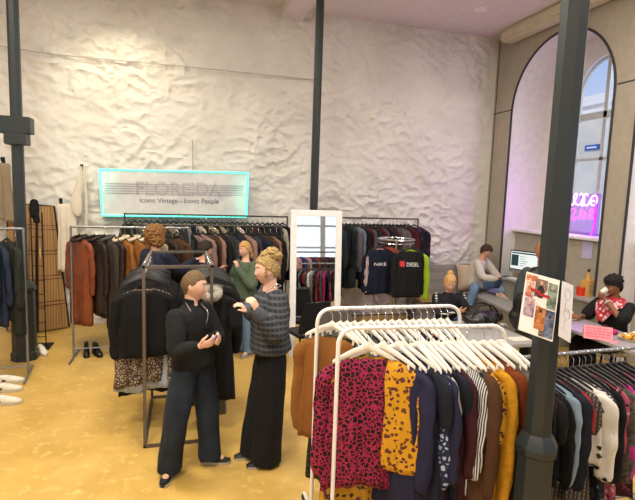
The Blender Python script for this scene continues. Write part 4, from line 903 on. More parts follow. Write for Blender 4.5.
bm = B(); limb(bm, [(4.66, 4.36, TZ+.035), (4.74, 4.27, TZ+.03)], [.04, .035], 12); tag(obj('napkin_roll', bm, m_mgl, None), 'magenta napkin roll beside the pink price card', 'napkin')
# things on the counter under the window
p = on_x(588, 281, 5.85); t = thing('wooden_box', 'tall pale wooden box with bottle on the window counter', 'box', (5.85, p.y, .88), .2)
bm = B(); box(bm, (-.07, -.07, 0), (.07, .07, .24), .004); obj('case', bm, m_hwood, t); bm = B(); box(bm, (-.06, -.072, .06), (.06, -.066, .18)); obj('front_label', bm, m_ply, t)
t = thing('bottle', 'dark topped bottle standing in the pale wooden box', 'bottle', (5.85, p.y, 1.12)); lathe_obj('glass', [(0, 0), (.035, 0), (.035, .05), (.015, .1), (.015, .13)], m_hwood, t); lathe_obj('cap', [(0, .12), (.018, .12), (.018, .16), (0, .16)], m_bl, t)
p = on_x(581, 286, 5.75); t = thing('red_mug', 'orange red mug beside the wooden box on the window counter', 'mug', (5.75, p.y, .88)); lathe_obj('cup', [(0, 0), (.055, 0), (.06, .13), (.052, .13), (.045, .02), (0, .02)], m_redp, t)
bm = B(); tube(bm, [V((.055+.03*math.sin(a), 0, .065+.035*math.cos(a))) for a in [PI*k/8 for k in range(9)]], .008, 6); obj('handle', bm, m_redp, t)
# chairs near the mirror
def chair(label, x, y, rz, m, fr):
    t = thing('chair', label, 'chair', (x, y, 0), rz)
    bm = B(); box(bm, (-.22, -.22, .43), (.22, .22, .47), .015); obj('seat', bm, m, t)
    bm = B(); g = [[V((sx*(.23-.05*zz*zz)*1, .2+.06*zz-.05*(1-abs(sx)**2)*0+o, .5+.4*zz)) for sx in (-1, -.5, 0, .5, 1)] for zz in (0, .25, .5, .75, 1) for o in (0,)]
    L1 = [[bm.verts.new(p) for p in r] for r in g]; L2 = [[bm.verts.new(p+V((0, .025, 0))) for p in r] for r in g]
    for A in (L1, L2):
        for j in range(4):
            for i in range(4): bm.faces.new((A[j][i], A[j][i+1], A[j+1][i+1], A[j+1][i]))
    for j in range(4):
        for i in (0, 4): bm.faces.new((L1[j][i], L1[j+1][i], L2[j+1][i], L2[j][i]))
    for i in range(4):
        for j in (0, 4): bm.faces.new((L1[j][i], L1[j][i+1], L2[j][i+1], L2[j][i]))
    obj('backrest', bm, m, t)
    for sx in (-1, 1):
        bm = B(); tube(bm, [(sx*.19, -.19, .43), (sx*.21, -.23, 0)], .014, 8); obj('leg', bm, fr, t)
        bm = B(); tube(bm, [(sx*.19, .19, .43), (sx*.21, .25, 0)], .014, 8); obj('leg', bm, fr, t)
        bm = B(); tube(bm, [(sx*.19, .2, .45), (sx*.2, .24, .6)], .012, 8); obj('back_post', bm, fr, t)
p = at(306, 300, 6.1); chair('black chair standing in front of the white mirror', p.x, 6.05, R(195), mat('black_seat', '#17171a', .6), m_bl)
p = at(322, 305, 5.75); chair('grey chair beside the black chair in front of the mirror', p.x+.03, 5.6, R(185), mat('grey_seat', '#5f5f5c', .7), m_bl)

# ------------------------------------------------------------------ posters taped to the foreground column
m_pap = mat('poster_paper', '#e4dfdc', .6)
def sheet(label, q, name='poster'):
    q = [V(p) for p in q]; n = (q[1]-q[0]).cross(q[3]-q[0]).normalized(); n = -n if n.y > 0 else n
    t = thing(name, label, 'poster', (q[0]+q[1]+q[2]+q[3])/4); c0 = t.location.copy()
    def pt(u, v, o=0.): return q[0]*(1-u)*(1-v)+q[1]*u*(1-v)+q[3]*(1-u)*v+q[2]*u*v+n*o-c0
    bm = B(); loft(bm, [[pt(*p, o) for p in ((0, 0), (1, 0), (1, 1), (0, 1))] for o in (0, -.002)]); obj('paper', bm, m_pap, t); return t, pt
t, pt = sheet('poster collage of fashion photographs taped to the foreground column', [at(526.5, 271.5, 2.06), at(560, 280.5, 1.94), at(552.5, 342, 1.94), at(518, 329.5, 2.06)])
def patch(nm, u0, v0, u1, v1, m, o=.001, par=None):
    bm = B(); loft(bm, [[pt(a, b, oo) for a, b in ((u0, v0), (u1, v0), (u1, v1), (u0, v1))] for oo in (o, o-.0006)]); return obj(nm, bm, m, par or t)
PH = [('#c9835c', '#b05f3c', '#e6c8b8'), ('#4c4a4a', '#8c6e62', '#c9a792'), ('#8fa39a', '#4c5a4e', '#b5bfae'), ('#d9cfc9', '#b98a80', '#8c5c54'), ('#b87a4a', '#8c4e28', '#d9a878'), ('#3a4460', '#7c86a0', '#24283a'), ('#c9b0b8', '#6c5a7a', '#e0c8c0')]
phm = [mat('photo_print_%d' % i, a, .5, 'mottle', b, c, sc=26) for i, (a, b, c) in enumerate(PH)]
for i, (u0, v0, u1, v1) in enumerate(((.03, .03, .36, .13), (.32, .06, .68, .42), (.7, .08, .97, .5), (.05, .14, .3, .4), (.42, .5, .72, .88), (.72, .52, .98, .97), (.07, .42, .38, .72))): patch('photograph', u0, v0, u1, v1, phm[i], .001+.0004*i)
patch('photograph', .58, .84, .74, .98, phm[1], .002)
m_skin0 = mat('printed_skin', '#c79a80', .6); m_hairp = mat('printed_hair', '#3a2a22', .6)
def fig(u, v, s, m1, m2):
    bm = B()
    for (cu, cv, ru, rv) in ((u, v, .045*s, .035*s),): loft(bm, [[pt(cu+ru*math.cos(2*PI*k/14), cv+rv*math.sin(2*PI*k/14), o) for k in range(14)] for o in (.0048, .0042)])
    obj('printed_head', bm, m1, t)
    bm = B(); loft(bm, [[pt(a, b, o) for a, b in ((u-.03*s, v+.035*s), (u+.03*s, v+.035*s), (u+.09*s, v+.09*s), (u+.08*s, v+.24*s), (u-.08*s, v+.24*s), (u-.09*s, v+.09*s))] for o in (.0046, .004)]); obj('printed_torso', bm, m2, t)
fig(.5, .12, 1., m_skin0, m_bl); fig(.83, .15, .9, m_skin0, phm[2]); fig(.22, .49, .85, m_skin0, phm[6]); fig(.57, .57, .9, m_hairp, phm[4]); fig(.17, .18, .7, m_skin0, phm[0]); fig(.85, .62, .9, m_hairp, phm[5])
m_rl = mat('printed_red', '#a8242c', .6)
bm = B()
for k, (u0, u1, v) in enumerate(((.2, .5, .24), (.44, .78, .28))): loft(bm, [[pt(a, b, o) for a, b in ((u0, v), (u1, v+.01), (u1, v+.055), (u0, v+.045))] for o in (.0058, .005)])
obj('red_title_strip', bm, m_rl, t)
bm = B()
for (u0, u1, v) in ((.3, .45, .36), (.38, .62, .41), (.55, .72, .46)): loft(bm, [[pt(a, b, o) for a, b in ((u0, v), (u1, v), (u1, v+.05), (u0, v+.05))] for o in (.0056, .0049)])
obj('white_caption_strip', bm, m_pap, t)
bm = B()
for (u, v) in ((.07, .33), (.13, .35), (.19, .345), (.25, .36)): loft(bm, [[pt(a, b, o) for a, b in ((u, v), (u+.035, v), (u+.035, v+.05), (u, v+.05))] for o in (.0052, .0045)])
obj('red_letter_marks', bm, m_rl, t)
t, pt = sheet('white sheet with faint pencil figures on the right of the foreground column', [at(562.5, 281, 1.99), at(573.5, 285.5, 2.14), at(570.5, 343, 2.14), at(558.5, 336, 1.99)], 'drawing')
bm = B()
for v0 in (.2, .55):
    tube(bm, [pt(.5+.25*math.cos(a), v0+.1*math.sin(a), .002) for a in [2*PI*k/14 for k in range(15)]], .0008, 4); tube(bm, [pt(.4, v0+.1, .002), pt(.3, v0+.3, .002), pt(.65, v0+.3, .002)], .0008, 4)
obj('pencil_drawing', bm, mat('pencil', '#8f8c92', .8), t)

# ------------------------------------------------------------------ people
def G(x, w): return math.exp(-(x/w)**2)
def head_pt(d, s, face=True):
    x, y, z = d; px, py, pz = x*.074, y*(.095 if y > 0 else .1), z*(.118 if z > 0 else .122)
    if z < 0:
        k = -z; px *= 1-.34*k**1.6
        if y < 0: py *= 1-.5*k**1.3
        else: py *= 1-.06*k
    if face and y > 0:
        py -= .006*G(x, .5)*G(z-.0, .5)                                            # flatter face
        py += .020*G(x, .15)*(G(z+.27, .13))+.011*G(x, .12)*G(z+.08, .17)           # nose, bridge
        py -= .011*(G(abs(x)-.40, .17)*G(z-.06, .14))                               # eye sockets
        py += .006*G(z-.27, .13)*G(abs(x)-.32, .3)                                  # brow
        py += .007*G(x, .24)*(G(z+.52, .055)+G(z+.62, .055))-.004*G(x, .2)*G(z+.57, .035)   # lips
        py += .009*G(x, .25)*G(z+.86, .14)                                          # chin
        py += .004*G(abs(x)-.55, .2)*G(z+.2, .2)                                    # cheeks
    return V((px, py, pz))*s
def head_frame(fd, up=(0, 0, 1)):
    f = V(fd).normalized(); r = f.cross(V(up)).normalized(); u = r.cross(f); return Matrix((r, f, u)).transposed()
def head_sphere(M, c, s, sel=None, push=0., nseg=56, nr=44, face=True):
    bm = B(); rows = []
    for j in range(nr+1):
        th = PI*j/nr; rows.append([V((math.sin(th)*math.cos(2*PI*i/nseg), math.sin(th)*math.sin(2*PI*i/nseg), math.cos(th))) for i in range(nseg)])
    vs = {}
    def vert(j, i):
        i %= nseg; key = (j, 0 if j in (0, nr) else i)
        if key not in vs: d = rows[j][i]; p = head_pt(d, s, face); vs[key] = bm.verts.new(c+M @ (p+p.normalized()*push))
        return vs[key]
    for j in range(nr):
        for i in range(nseg):
            if sel and not sel((rows[j][i]+rows[j+1][(i+1) % nseg])*.5): continue
            f = []
            for v in (vert(j, i), vert(j+1, i), vert(j+1, i+1), vert(j, i+1)):
                if v not in f: f.append(v)
            if len(f) > 2: bm.faces.new(f)
    return bm
def merge(a, b):
    me = bpy.data.meshes.new('x'); b.to_mesh(me); b.free(); a.from_mesh(me); bpy.data.meshes.remove(me)
def hand(bm, w, d, pn, thumb, s=1., curl=.5):
    """palm and five fingers; d = pointing direction, pn = palm normal (fingers curl that way), thumb = side of the thumb"""
    d = V(d).normalized(); pn = V(pn); pn = (pn-d*pn.dot(d)).normalized(); lat = V(thumb); lat = (lat-d*lat.dot(d)-pn*lat.dot(pn)).normalized()
    limb(bm, [w-d*.01*s, w+d*.03*s, w+d*.075*s], [.024*s, .031*s, .033*s], 12, 3, (pn, .55))
    for k in (-.6, 0, .6): ball(bm, w+d*.05*s+lat*.022*k*s, (.017*s,)*3, None, 8)
    for k, (o, l) in enumerate(((.031, .068), (.0105, .077), (-.0105, .071), (-.031, .054))):
        p = w+d*.078*s+lat*o*s; pts = [p-d*.02*s, p]; dd = d+lat*o*2.2
        for q, fr in ((.45, .55), (.33, 1.15), (.25, 1.6)):
            a = curl*fr; v = (dd*math.cos(a)+pn*math.sin(a)).normalized(); pts.append(pts[-1]+v*l*q*s)
        limb(bm, pts, [.0095*s, .0092*s, .0086*s, .008*s, .0068*s], 8, 2)
    b = w+d*.022*s+lat*.024*s; v1 = (lat*.8+d*.75+pn*.35).normalized(); v2 = (d*.9+lat*.15+pn*.45).normalized()
    limb(bm, [b, b+v1*.034*s, b+v1*.034*s+v2*.03*s, b+v1*.034*s+v2*.03*s+(v2+pn*.3).normalized()*.022*s], [.013*s, .0115*s, .0098*s, .0078*s], 8, 2)
BODY = [(-.1, .10, .085), (0, .160, .115), (.2, .148, .105), (.42, .128, .098), (.62, .150, .112), (.82, .165, .1), (.92, .14, .085), (.98, .075, .065), (1.05, .055, .056)]
def torso(bm, pel, neck, sh, ss, tab, n=24, bend=None):
    up = (neck-pel).normalized(); rings = []
    for t_, rx, ry in tab:
        c = pel.lerp(neck, t_)+(V(bend)*math.sin(PI*min(max(t_, 0), 1)) if bend else V())
        s = sh.lerp(ss, min(max(t_, 0), 1)).normalized(); s = (s-up*s.dot(up)).normalized(); f = up.cross(s)
        rings.append([c+s*rx*math.cos(2*PI*k/n)+f*ry*math.sin(2*PI*k/n)*(1.0 if math.sin(2*PI*k/n) > 0 else .95) for k in range(n)])
    loft(bm, rings)
def person(label, J, top, bottom, skinc='#c99c84', s=1., voxel=.007, cloth_voxel=.012, build=1., legs=True, cat='person'):
    """J: joint dictionary in world coordinates; every piece is built in world space under an Empty at the feet or seat"""
    J = {k: (V(v) if not isinstance(v, (int, float, str)) else v) for k, v in J.items()}
    base = J.get('base', V((J['pel'].x, J['pel'].y, 0)))
    t = thing('person', label, cat, base); off = -base
    def put(nm, mesh, m, par=None):
        o = obj(nm, mesh, m, par or t, ang=180)
        if (par or t) is t: o.data.transform(Matrix.Translation(off))
        else: o.data.transform(Matrix.Translation(off))
        return o
    ms = mat('skin_'+skinc[1:], skinc, .55, spec=.35)
    sh = (J['hipR']-J['hipL']).normalized(); ss = (J['shR']-J['shL']).normalized()
    M = head_frame(J['hd'], J.get('hup', V((0, 0, 1)))); hc = J['head']; hs = s*J.get('hs', 1.)
    bm = head_sphere(M, hc, hs)
    for sd in (-1, 1):
        b2 = B(); ball(b2, (0, 0, 0), (.008*hs, .02*hs, .031*hs), None, 12); bmesh.ops.transform(b2, matrix=Matrix.Translation(hc+M @ V((sd*.073*hs, -.008*hs, -.006*hs))) @ M.to_4x4() @ Matrix.Rotation(sd*.3, 4, 'Z'), verts=b2.verts); merge(bm, b2)
    neck = J['neck']
    limb(bm, [neck-V((0, 0, .03)), neck.lerp(hc, .5)-M.col[1]*.012*s, hc-M.col[1]*.02*s-V((0, 0, .02))], [.06*s, .052*s, .055*s], 14, 4)
    torso(bm, J['pel'], neck, sh, ss, [(a, b*s*build, c*s*build) for a, b, c in BODY], bend=J.get('bend'))
    for L in 'RL':
        limb(bm, [J['sh'+L], J['sh'+L].lerp(J['el'+L], .45), J['el'+L], J['el'+L].lerp(J['wr'+L], .4), J['wr'+L]], [.052*s, .046*s, .037*s, .036*s, .026*s], 12, 4)
        hd_ = J.get('hand'+L)
        d = hd_ if hd_ else J['wr'+L]-J['el'+L]
        hand(bm, J['wr'+L], d, J['palm'+L], J['thumb'+L], s*.97, J.get('curl'+L, .5))
        if legs:
            limb(bm, [J['hip'+L], J['hip'+L].lerp(J['kn'+L], .4), J['kn'+L], J['kn'+L].lerp(J['an'+L], .35), J['an'+L]], [.082*s, .076*s, .052*s, .052*s, .034*s], 14, 4)
            limb(bm, [J['an'+L], J['an'+L]+V(J['toe'+L]).normalized()*.1*s-V((0, 0, .035*s))], [.034*s, .03*s], 10, 3)
    put('body', skin(bm, voxel, 3), ms)
    me_w = mat('eye_white', '#d9d2cc', .3); me_d = mat('eye_dark', '#1c1410', .2, spec=.6); ml_ = mat('lip_'+skinc[1:], J.get('lip', '#a8635a') if isinstance(J.get('lip', ''), str) and J.get('lip') else '#a8635a', .5)
    for sd in (-1, 1):
        bm = B(); c = hc+M @ V((sd*.031*hs, .0745*hs, .008*hs)); ball(bm, c, (.0125*hs, .009*hs, .0075*hs), M, 12); e = put('eye', to_mesh('eye', bm), me_w)
        bm = B(); ball(bm, c+M.col[1]*.0055*hs, (.0058*hs, .0048*hs, .0062*hs), M, 10); put('iris', to_mesh('iris', bm), me_d, e)
        bm = B(); tube(bm, [hc+M @ V((sd*x*hs, y*hs, z*hs)) for x, y, z in ((.016, .0905, .030), (.03, .088, .0345), (.046, .079, .031))], [.0028*hs, .0035*hs, .002*hs], 6); put('eyebrow', to_mesh('eyebrow', bm), J_hair(J))
    bm = B(); ball(bm, hc+M @ V((0, .0935*hs, -.0655*hs)), (.02*hs, .0065*hs, .0042*hs), M, 12); ball(bm, hc+M @ V((0, .0925*hs, -.0735*hs)), (.017*hs, .0065*hs, .0045*hs), M, 12); put('lips', to_mesh('lips', bm), ml_)
    # clothes
    if top:
        bm = B(); e = top.get('ease', .02); hem = top.get('hem', -.05)
        tab = [(hem, (.165+e)*s*build, (.12+e)*s*build), (hem+.04, (.172+e*1.25)*s*build, (.125+e*1.25)*s*build), (.22, (.158+e*1.3)*s*build, (.115+e*1.25)*s*build), (.45, (.146+e*1.2)*s*build, (.112+e*1.1)*s*build), (.64, (.160+e)*s*build, (.122+e)*s*build), (.82, (.172+e*.8)*s*build, (.106+e*.8)*s*build), (.92, (.145+e*.5)*s*build, (.09+e*.5)*s*build), (.985, (.085+e*.3)*s, (.075+e*.3)*s)]
        if top.get('collar'): tab += [(1.03, .066*s, .066*s), (1.0+top['collar'], .063*s, .064*s)]
        torso(bm, J['pel'], neck, sh, ss, tab, bend=J.get('bend'))
        se = top.get('sleeve', .016); short = top.get('short', 0)
        for L in 'RL':
            S0, E_, W = J['sh'+L], J['el'+L], J['wr'+L]
            if short: pts = [S0, S0.lerp(E_, .5), S0.lerp(E_, .85)]; r = [.062+se*.6, .062+se, .066+se]
            else: pts = [S0, S0.lerp(E_, .5), E_, E_.lerp(W, .55), E_.lerp(W, .93)]; r = [.058+se*.6, .054+se, .048+se*1.15, .042+se, .032+se*.55]
            limb(bm, pts, [q*s for q in r], 14, 4)
        tt = put(top.get('name', 'sweater'), skin(bm, cloth_voxel*.8, 3, top.get('fold', .012), 8, len(label)), top['m'])
        if top.get('rib'):
            bm = B(); z = [(hem-.015, (.15+e)*s, (.11+e)*s), (hem+.0, (.160+e)*s, (.118+e)*s), (hem+.09, (.170+e*1.15)*s, (.124+e*1.15)*s), (hem+.11, (.160+e*1.)*s, (.12+e)*s)]; torso(bm, J['pel'], neck, sh, ss, z); put('hem_band', to_mesh('hem', bm), top['rib'], tt)
            for L in 'RL': bm = B(); limb(bm, [J['el'+L].lerp(J['wr'+L], .78), J['el'+L].lerp(J['wr'+L], .97)], [(.036+se*.8)*s, (.034+se*.5)*s], 12, 3); put('cuff', to_mesh('cuff', bm), top['rib'], tt)
        if top.get('tape'):
            for L in 'RL':
                S0, E_, W = J['sh'+L], J['el'+L], J['wr'+L]; pts = [S0+V((0, 0, .06)), S0.lerp(E_, .5), E_, E_.lerp(W, .9)]; p, _ = catmull(pts, [1]*4, 5)
                outv = (S0-neck).normalized()*.035+V((0, -.045, .01)); bm = B(); tube(bm, [q+outv for q in p], .017, 6); put('sleeve_tape', to_mesh('tape', bm), top['tape'], tt)
    if bottom and legs:
        bm = B(); b_ = bottom; w = b_.get('wide', 0.)
        torso(bm, J['pel'], neck, sh, ss, [(-.14, .11*s, .1*s), (-.04, (.170+b_.get('ease', .01))*s*build, (.128)*s*build), (.06, (.168+b_.get('ease', .01))*s*build, .126*s*build), (.2, .156*s*build, .118*s*build)])
        for L in 'RL':
            H_, K_, A_ = J['hip'+L], J['kn'+L], J['an'+L]; end = A_+(A_-K_).normalized()*b_.get('over', .03)
            limb(bm, [H_+V((0, 0, .02)), H_.lerp(K_, .45), K_, K_.lerp(A_, .55), end], [.096*s, (.092+w*.35)*s, (.07+w*.8)*s, (.06+w*1.1)*s, (.056+w*1.25)*s], 16, 5, None, False)
        put(b_.get('name', 'trousers'), skin(bm, cloth_voxel, 3, b_.get('fold', .012), 9, 3.+len(label), .28), b_['m'])
    if J.get('shoes'):
        for L in 'RL':
            A_, d = J['an'+L], V(J['toe'+L]); d.z = 0; d.normalize(); zf = A_.z-.075*s; sd = V((-d.y, d.x, 0))
            bm = B(); prof = [(-.075, .026), (-.06, .034), (.0, .036), (.08, .043), (.14, .04), (.175, .022)]
            for z0_, top_ in ((0, None),):
                rings = []
                for u, wd in prof:
                    h = .085 if u < .03 else .085-.045*min(1, (u-.03)/.1); c = V((A_.x, A_.y, zf))+d*u*s
                    rings.append([c+sd*wd*s*math.cos(a)+V((0, 0, (h*.5+h*.5*math.sin(a))*s)) for a in [2*PI*k/14 for k in range(14)]])
                loft(bm, rings)
            so = put('shoe', to_mesh('shoe', bm), mat('shoe_'+J['shoes'][1:], J['shoes'], .5))
            bm = B(); o2 = [V((A_.x, A_.y, zf))+d*u*s+sd*sg*wd*1.06*s for sg in (1, -1) for u, wd in (prof if sg == 1 else prof[::-1])]
            loft(bm, [[q+V((0, 0, z)) for q in o2] for z in (0, .022*s)]); put('sole', to_mesh('sole', bm), mat('shoe_sole', J.get('solec', '#3c3a38'), .7), so)
    return t, M, hc, hs, put
def J_hair(J): return mat('hair_'+J['hair'][1:], J['hair'], .7, 'mottle', J.get('hair2', J['hair']), None, sc=60, bump=.4, bsc=140)
def cap_sel(front=.42, side=-.15, back=-.62):
    def f(d):
        if d.y > -.15:
            q = min(1, (d.y+.15)/.85); lim = side+(front-side)*q*q*(3-2*q)
        else: lim = back+(side-back)*max(0., (d.y+.6)/.45) if d.y > -.6 else back
        return d.z > lim
    return f
def hair_cap(put, J, M, hc, hs, thick, sel, amp=0., fs=60., nm='hair', push=0.):
    bm = head_sphere(M, hc, hs, sel, thick+push, face=False)
    me = evaluated(bm, [('SOLIDIFY', dict(thickness=thick+.006, offset=-1.)), ('SUBSURF', dict(levels=1))])
    if amp:
        ns_ = [v.normal.copy() for v in me.vertices]
        for v, n in zip(me.vertices, ns_): v.co += n*(noise.noise(v.co*fs)*amp+noise.noise(v.co*fs*2.2)*amp*.5)
    return put(nm, me, J_hair(J))
def hair_lump(put, J, balls, M, hc, hs, amp=.008, fs=55., nm='hair_bun', voxel=.006, m=None):
    bm = B()
    for c, r in balls: ball(bm, hc+M @ (V(c)*hs), (r if isinstance(r, tuple) else (r,)*3) if not isinstance(r, tuple) else tuple(q*hs for q in r), M, 18)
    me = skin(bm, voxel, 2); ns_ = [v.normal.copy() for v in me.vertices]
    for v, n in zip(me.vertices, ns_): v.co += n*(noise.noise(v.co*fs)*amp+noise.noise(v.co*fs*2.3)*amp*.6)
    return put(nm, me, m or J_hair(J))

# -- the two women/men talking in the foreground are 'person'
m_bkw = mat('black_knit', '#111113', .9, bump=.15, bsc=120); m_den = mat('dark_denim', '#171e27', .8, 'mottle', '#212b37', None, sc=5, bump=.12, bsc=120)
# person in black turtleneck
J = dict(pel=(.085, 3.86, .885), neck=(.07, 3.87, 1.352), head=(.093, 3.86, 1.512), hd=(.93, -.28, -.08), hair='#57452f', hair2='#6a553a', hs=1.03,
    shR=(-.05, 3.745, 1.305), shL=(.175, 3.985, 1.305), elR=(-.035, 3.60, 1.065), elL=(.275, 3.90, 1.07), wrR=(.115, 3.50, 1.135), wrL=(.235, 3.665, 1.125),
    handR=(.9, -.05, .22), handL=(.35, -.75, .2), palmR=(.1, .75, .5), palmL=(-.8, -.2, .3), thumbR=(.1, .2, 1), thumbL=(0, 0, 1), curlR=.75, curlL=.7,
    hipR=(.015, 3.79, .84), hipL=(.16, 3.92, .84), knR=(-.045, 3.74, .47), knL=(.205, 3.90, .47), anR=(-.09, 3.79, .075), anL=(.225, 3.91, .075), toeR=(-.3, -.95, 0), toeL=(.95, -.2, 0), shoes='#17181a', solec='#a59c8c')
t, M, hc, hs, put = person('person with buzzed hair in black turtleneck and wide dark jeans holding a small purple pen', J, dict(m=m_bkw, ease=.022, hem=-.03, collar=.13, sleeve=.016, fold=.014, name='turtleneck'), dict(m=m_den, wide=.034, fold=.018, name='jeans', over=.02), '#d3a58c', .97, .0052, .010)
hair_cap(put, J, M, hc, hs, .005, cap_sel(.5, -.02, -.6), .0015, 180)
bm = B(); n0 = V(J['neck']); fdir = V((.68, -.73, 0)); pts = [n0+V((-.55, -.5, 0))*.08+V((0, 0, .04)), n0+fdir*.085+V((-.05, -.045, -.04)), n0+fdir*.125+V((0, 0, -.17)), n0+fdir*.12+V((.045, .045, -.05)), n0+V((.6, .5, 0))*.07+V((0, 0, .03))]
c_, _ = catmull(pts, [1]*5, 6); tube(bm, c_, .0035, 6); ball(bm, n0+fdir*.132+V((0, 0, -.185)), (.009, .009, .016)); put('necklace', to_mesh('necklace', bm), m_chr)
b_ = B(); w = V(J['wrR'])+V((.115, .02, .035)); tube(b_, [w+V((-.02, 0, -.03)), w+V((.02, .01, .035))], [.0085, .0085], 10); tt = thing('pen', 'small purple pen held by the person in the black turtleneck', 'pen', w)
o = obj('barrel', b_, mat('purple_plastic', '#5a3fa8', .35), tt); o.data.transform(Matrix.Translation(-w)); b_ = B(); tube(b_, [w+V((.02, .01, .035)), w+V((.03, .0125, .05))], [.0085, .006], 10); o = obj('tip', b_, m_hw, tt); o.data.transform(Matrix.Translation(-w))

# person with blonde bun
m_swt = mat('grey_pattern_knit', '#33363b', .9, 'plaid', '#24262b', '#494d50', sc=9, bump=.3, bsc=90); m_rib = mat('grey_rib', '#4a4b4f', .9, 'vstripe', '#3c3d42', sc=40); m_btr = mat('black_trouser_cloth', '#0f0f11', .85)
J = dict(pel=(.71, 3.88, .97), neck=(.70, 3.89, 1.475), head=(.665, 3.87, 1.635), hd=(-.96, -.12, -.06), hair='#84683f', hair2='#a58c5c', hs=1.02, lip='#a0504a',
    shL=(.735, 3.72, 1.43), shR=(.715, 4.06, 1.43), elL=(.70, 3.60, 1.16), elR=(.66, 4.06, 1.17), wrL=(.545, 3.58, 1.36), wrR=(.52, 3.93, 1.27),
    handL=(-.35, -.05, .9), handR=(-.62, -.1, .75), palmL=(-.7, .6, 0), palmR=(-.6, .1, -.5), thumbL=(.3, .6, .5), thumbR=(-.1, -.95, .2), curlL=1.1, curlR=.9,
    hipL=(.72, 3.79, .92), hipR=(.71, 3.97, .92), knL=(.70, 3.79, .50), knR=(.645, 3.95, .5), anL=(.685, 3.80, .075), anR=(.60, 3.95, .075), toeL=(-.95, -.25, 0), toeR=(-.95, -.2, 0), shoes='#151517')
t, M, hc, hs, put = person('person with curly blonde bun in patterned grey knit sweater and wide black trousers', J, dict(m=m_swt, ease=.045, hem=-.02, sleeve=.03, fold=.018, rib=m_rib, name='sweater'), dict(m=m_btr, wide=.06, fold=.016, name='trousers', over=.05), '#dcae96', .99, .0055, .011)
hair_cap(put, J, M, hc, hs, .012, cap_sel(.45, -.1, -.55), .006, 70)
hair_lump(put, J, [((0, -.055, .12), (.062, .06, .055)), ((.03, -.02, .125), (.04, .04, .04)), ((-.03, -.075, .105), (.045, .045, .04)), ((0, .02, .115), (.04, .035, .03))], M, hc, hs, .017, 48)
hair_lump(put, J, [((.07, .03, -.02), (.01, .012, .05)), ((-.07, .03, -.02), (.01, .012, .05))], M, hc, hs, .008, 70, 'loose_curls')
for sd in (-1, 1):
    bm = B(); c = hc+M @ V((sd*.082*hs, -.008, -.06*hs)); tube(bm, [c+M @ V((0, .02*math.cos(a), .02*math.sin(a))) for a in [2*PI*k/18 for k in range(19)]], .0022, 6); put('hoop_earring', to_mesh('ring', bm), m_chr)
bm = B(); n0 = V(J['neck']); tube(bm, [n0+V((.085*math.cos(a), .085*math.sin(a), .02-.05*max(0, -math.cos(a)))) for a in [2*PI*k/20 for k in range(21)]], .004, 6); put('necklace', to_mesh('nl', bm), m_chr)

def standing(x, y, h, yaw, hair, shoes='#2a2a2c', turn=0., look=-.05, **kw):
    """joints of a relaxed standing figure facing yaw (0 = +X, 90 = to the stone wall)"""
    s = h/1.75; f = V((math.cos(R(yaw)), math.sin(R(yaw)), 0)); r = V((f.y, -f.x, 0)); b = V((x, y, 0)); z = V((0, 0, 1)); g = V((math.cos(R(yaw+turn)), math.sin(R(yaw+turn)), look))
    J = dict(pel=b+z*.93*s, neck=b+z*1.44*s, head=b+z*1.615*s+f*.02*s, hd=g, hair=hair, shoes=shoes)
    for L, q in (('R', 1), ('L', -1)):
        J['sh'+L] = b+r*.165*q*s+z*1.39*s; J['el'+L] = b+r*.22*q*s+z*1.12*s-f*.02; J['wr'+L] = b+r*.22*q*s+z*.88*s+f*.06; J['palm'+L] = r*-q; J['thumb'+L] = f
        J['hip'+L] = b+r*.085*q*s+z*.88*s; J['kn'+L] = b+r*.095*q*s+z*.48*s+f*.01; J['an'+L] = b+r*.1*q*s+z*.075*s; J['toe'+L] = f+r*.15*q
    J.update(kw); return J, s, f, r
m_nvj = mat('navy_jacket_cloth', '#171d30', .85); m_jean = mat('light_denim', '#5a7390', .85, 'mottle', '#6d88a5', None, sc=5); m_djean = mat('mid_denim', '#39496a', .85, 'mottle', '#465a7c', None, sc=5)
# curly haired person behind the middle rack, back to us
J, s, f, r = standing(-.32, 6.42, 1.80, 42, '#6b4a2a', hair2='#8a6236', hs=1.05)
b0 = V((-.32, 6.42, 0)); J['elR'] = b0+V((.30, .0, 1.22)); J['wrR'] = b0+V((.48, .16, 1.33)); J['palmR'] = (0, .5, -.8); J['thumbR'] = (-.3, .5, .5); J['handR'] = (.9, .3, .2)
t, M, hc, hs, put = person('person with curly brown hair in navy jacket, back turned, at the jacket rack', J, dict(m=m_nvj, ease=.035, hem=-.12, sleeve=.022, name='jacket'), dict(m=m_btr, wide=.02), '#cf9f88', s, .009, .014)
hair_cap(put, J, M, hc, hs, .03, cap_sel(.4, -.5, -1.1), .018, 32)
hair_lump(put, J, [((0, -.04, .04), (.115, .11, .11)), ((.05, -.03, -.04), (.07, .09, .08)), ((-.05, -.03, -.04), (.07, .09, .08))], M, hc, hs, .022, 34, 'curls', .008)
# dark haired person facing the rail
J, s, f, r = standing(.27, 6.45, 1.62, 20, '#1f1714', hair2='#2c211c', turn=-10, look=-.3)
b0 = V((.27, 6.45, 0)); J['elL'] = b0+V((.0, .3, 1.05)); J['wrL'] = b0+V((.22, .3, 1.18)); J['palmL'] = (0, -.5, -.8); J['thumbL'] = (.3, -.5, .5)
t, M, hc, hs, put = person('person with dark short hair in black jacket behind the middle rack', J, dict(m=m_bkw, ease=.03, hem=-.1, sleeve=.02, name='jacket'), dict(m=m_btr, wide=.02), '#cf9f88', s, .009, .014)
hair_cap(put, J, M, hc, hs, .017, cap_sel(.38, -.42, -.85), .004, 50)
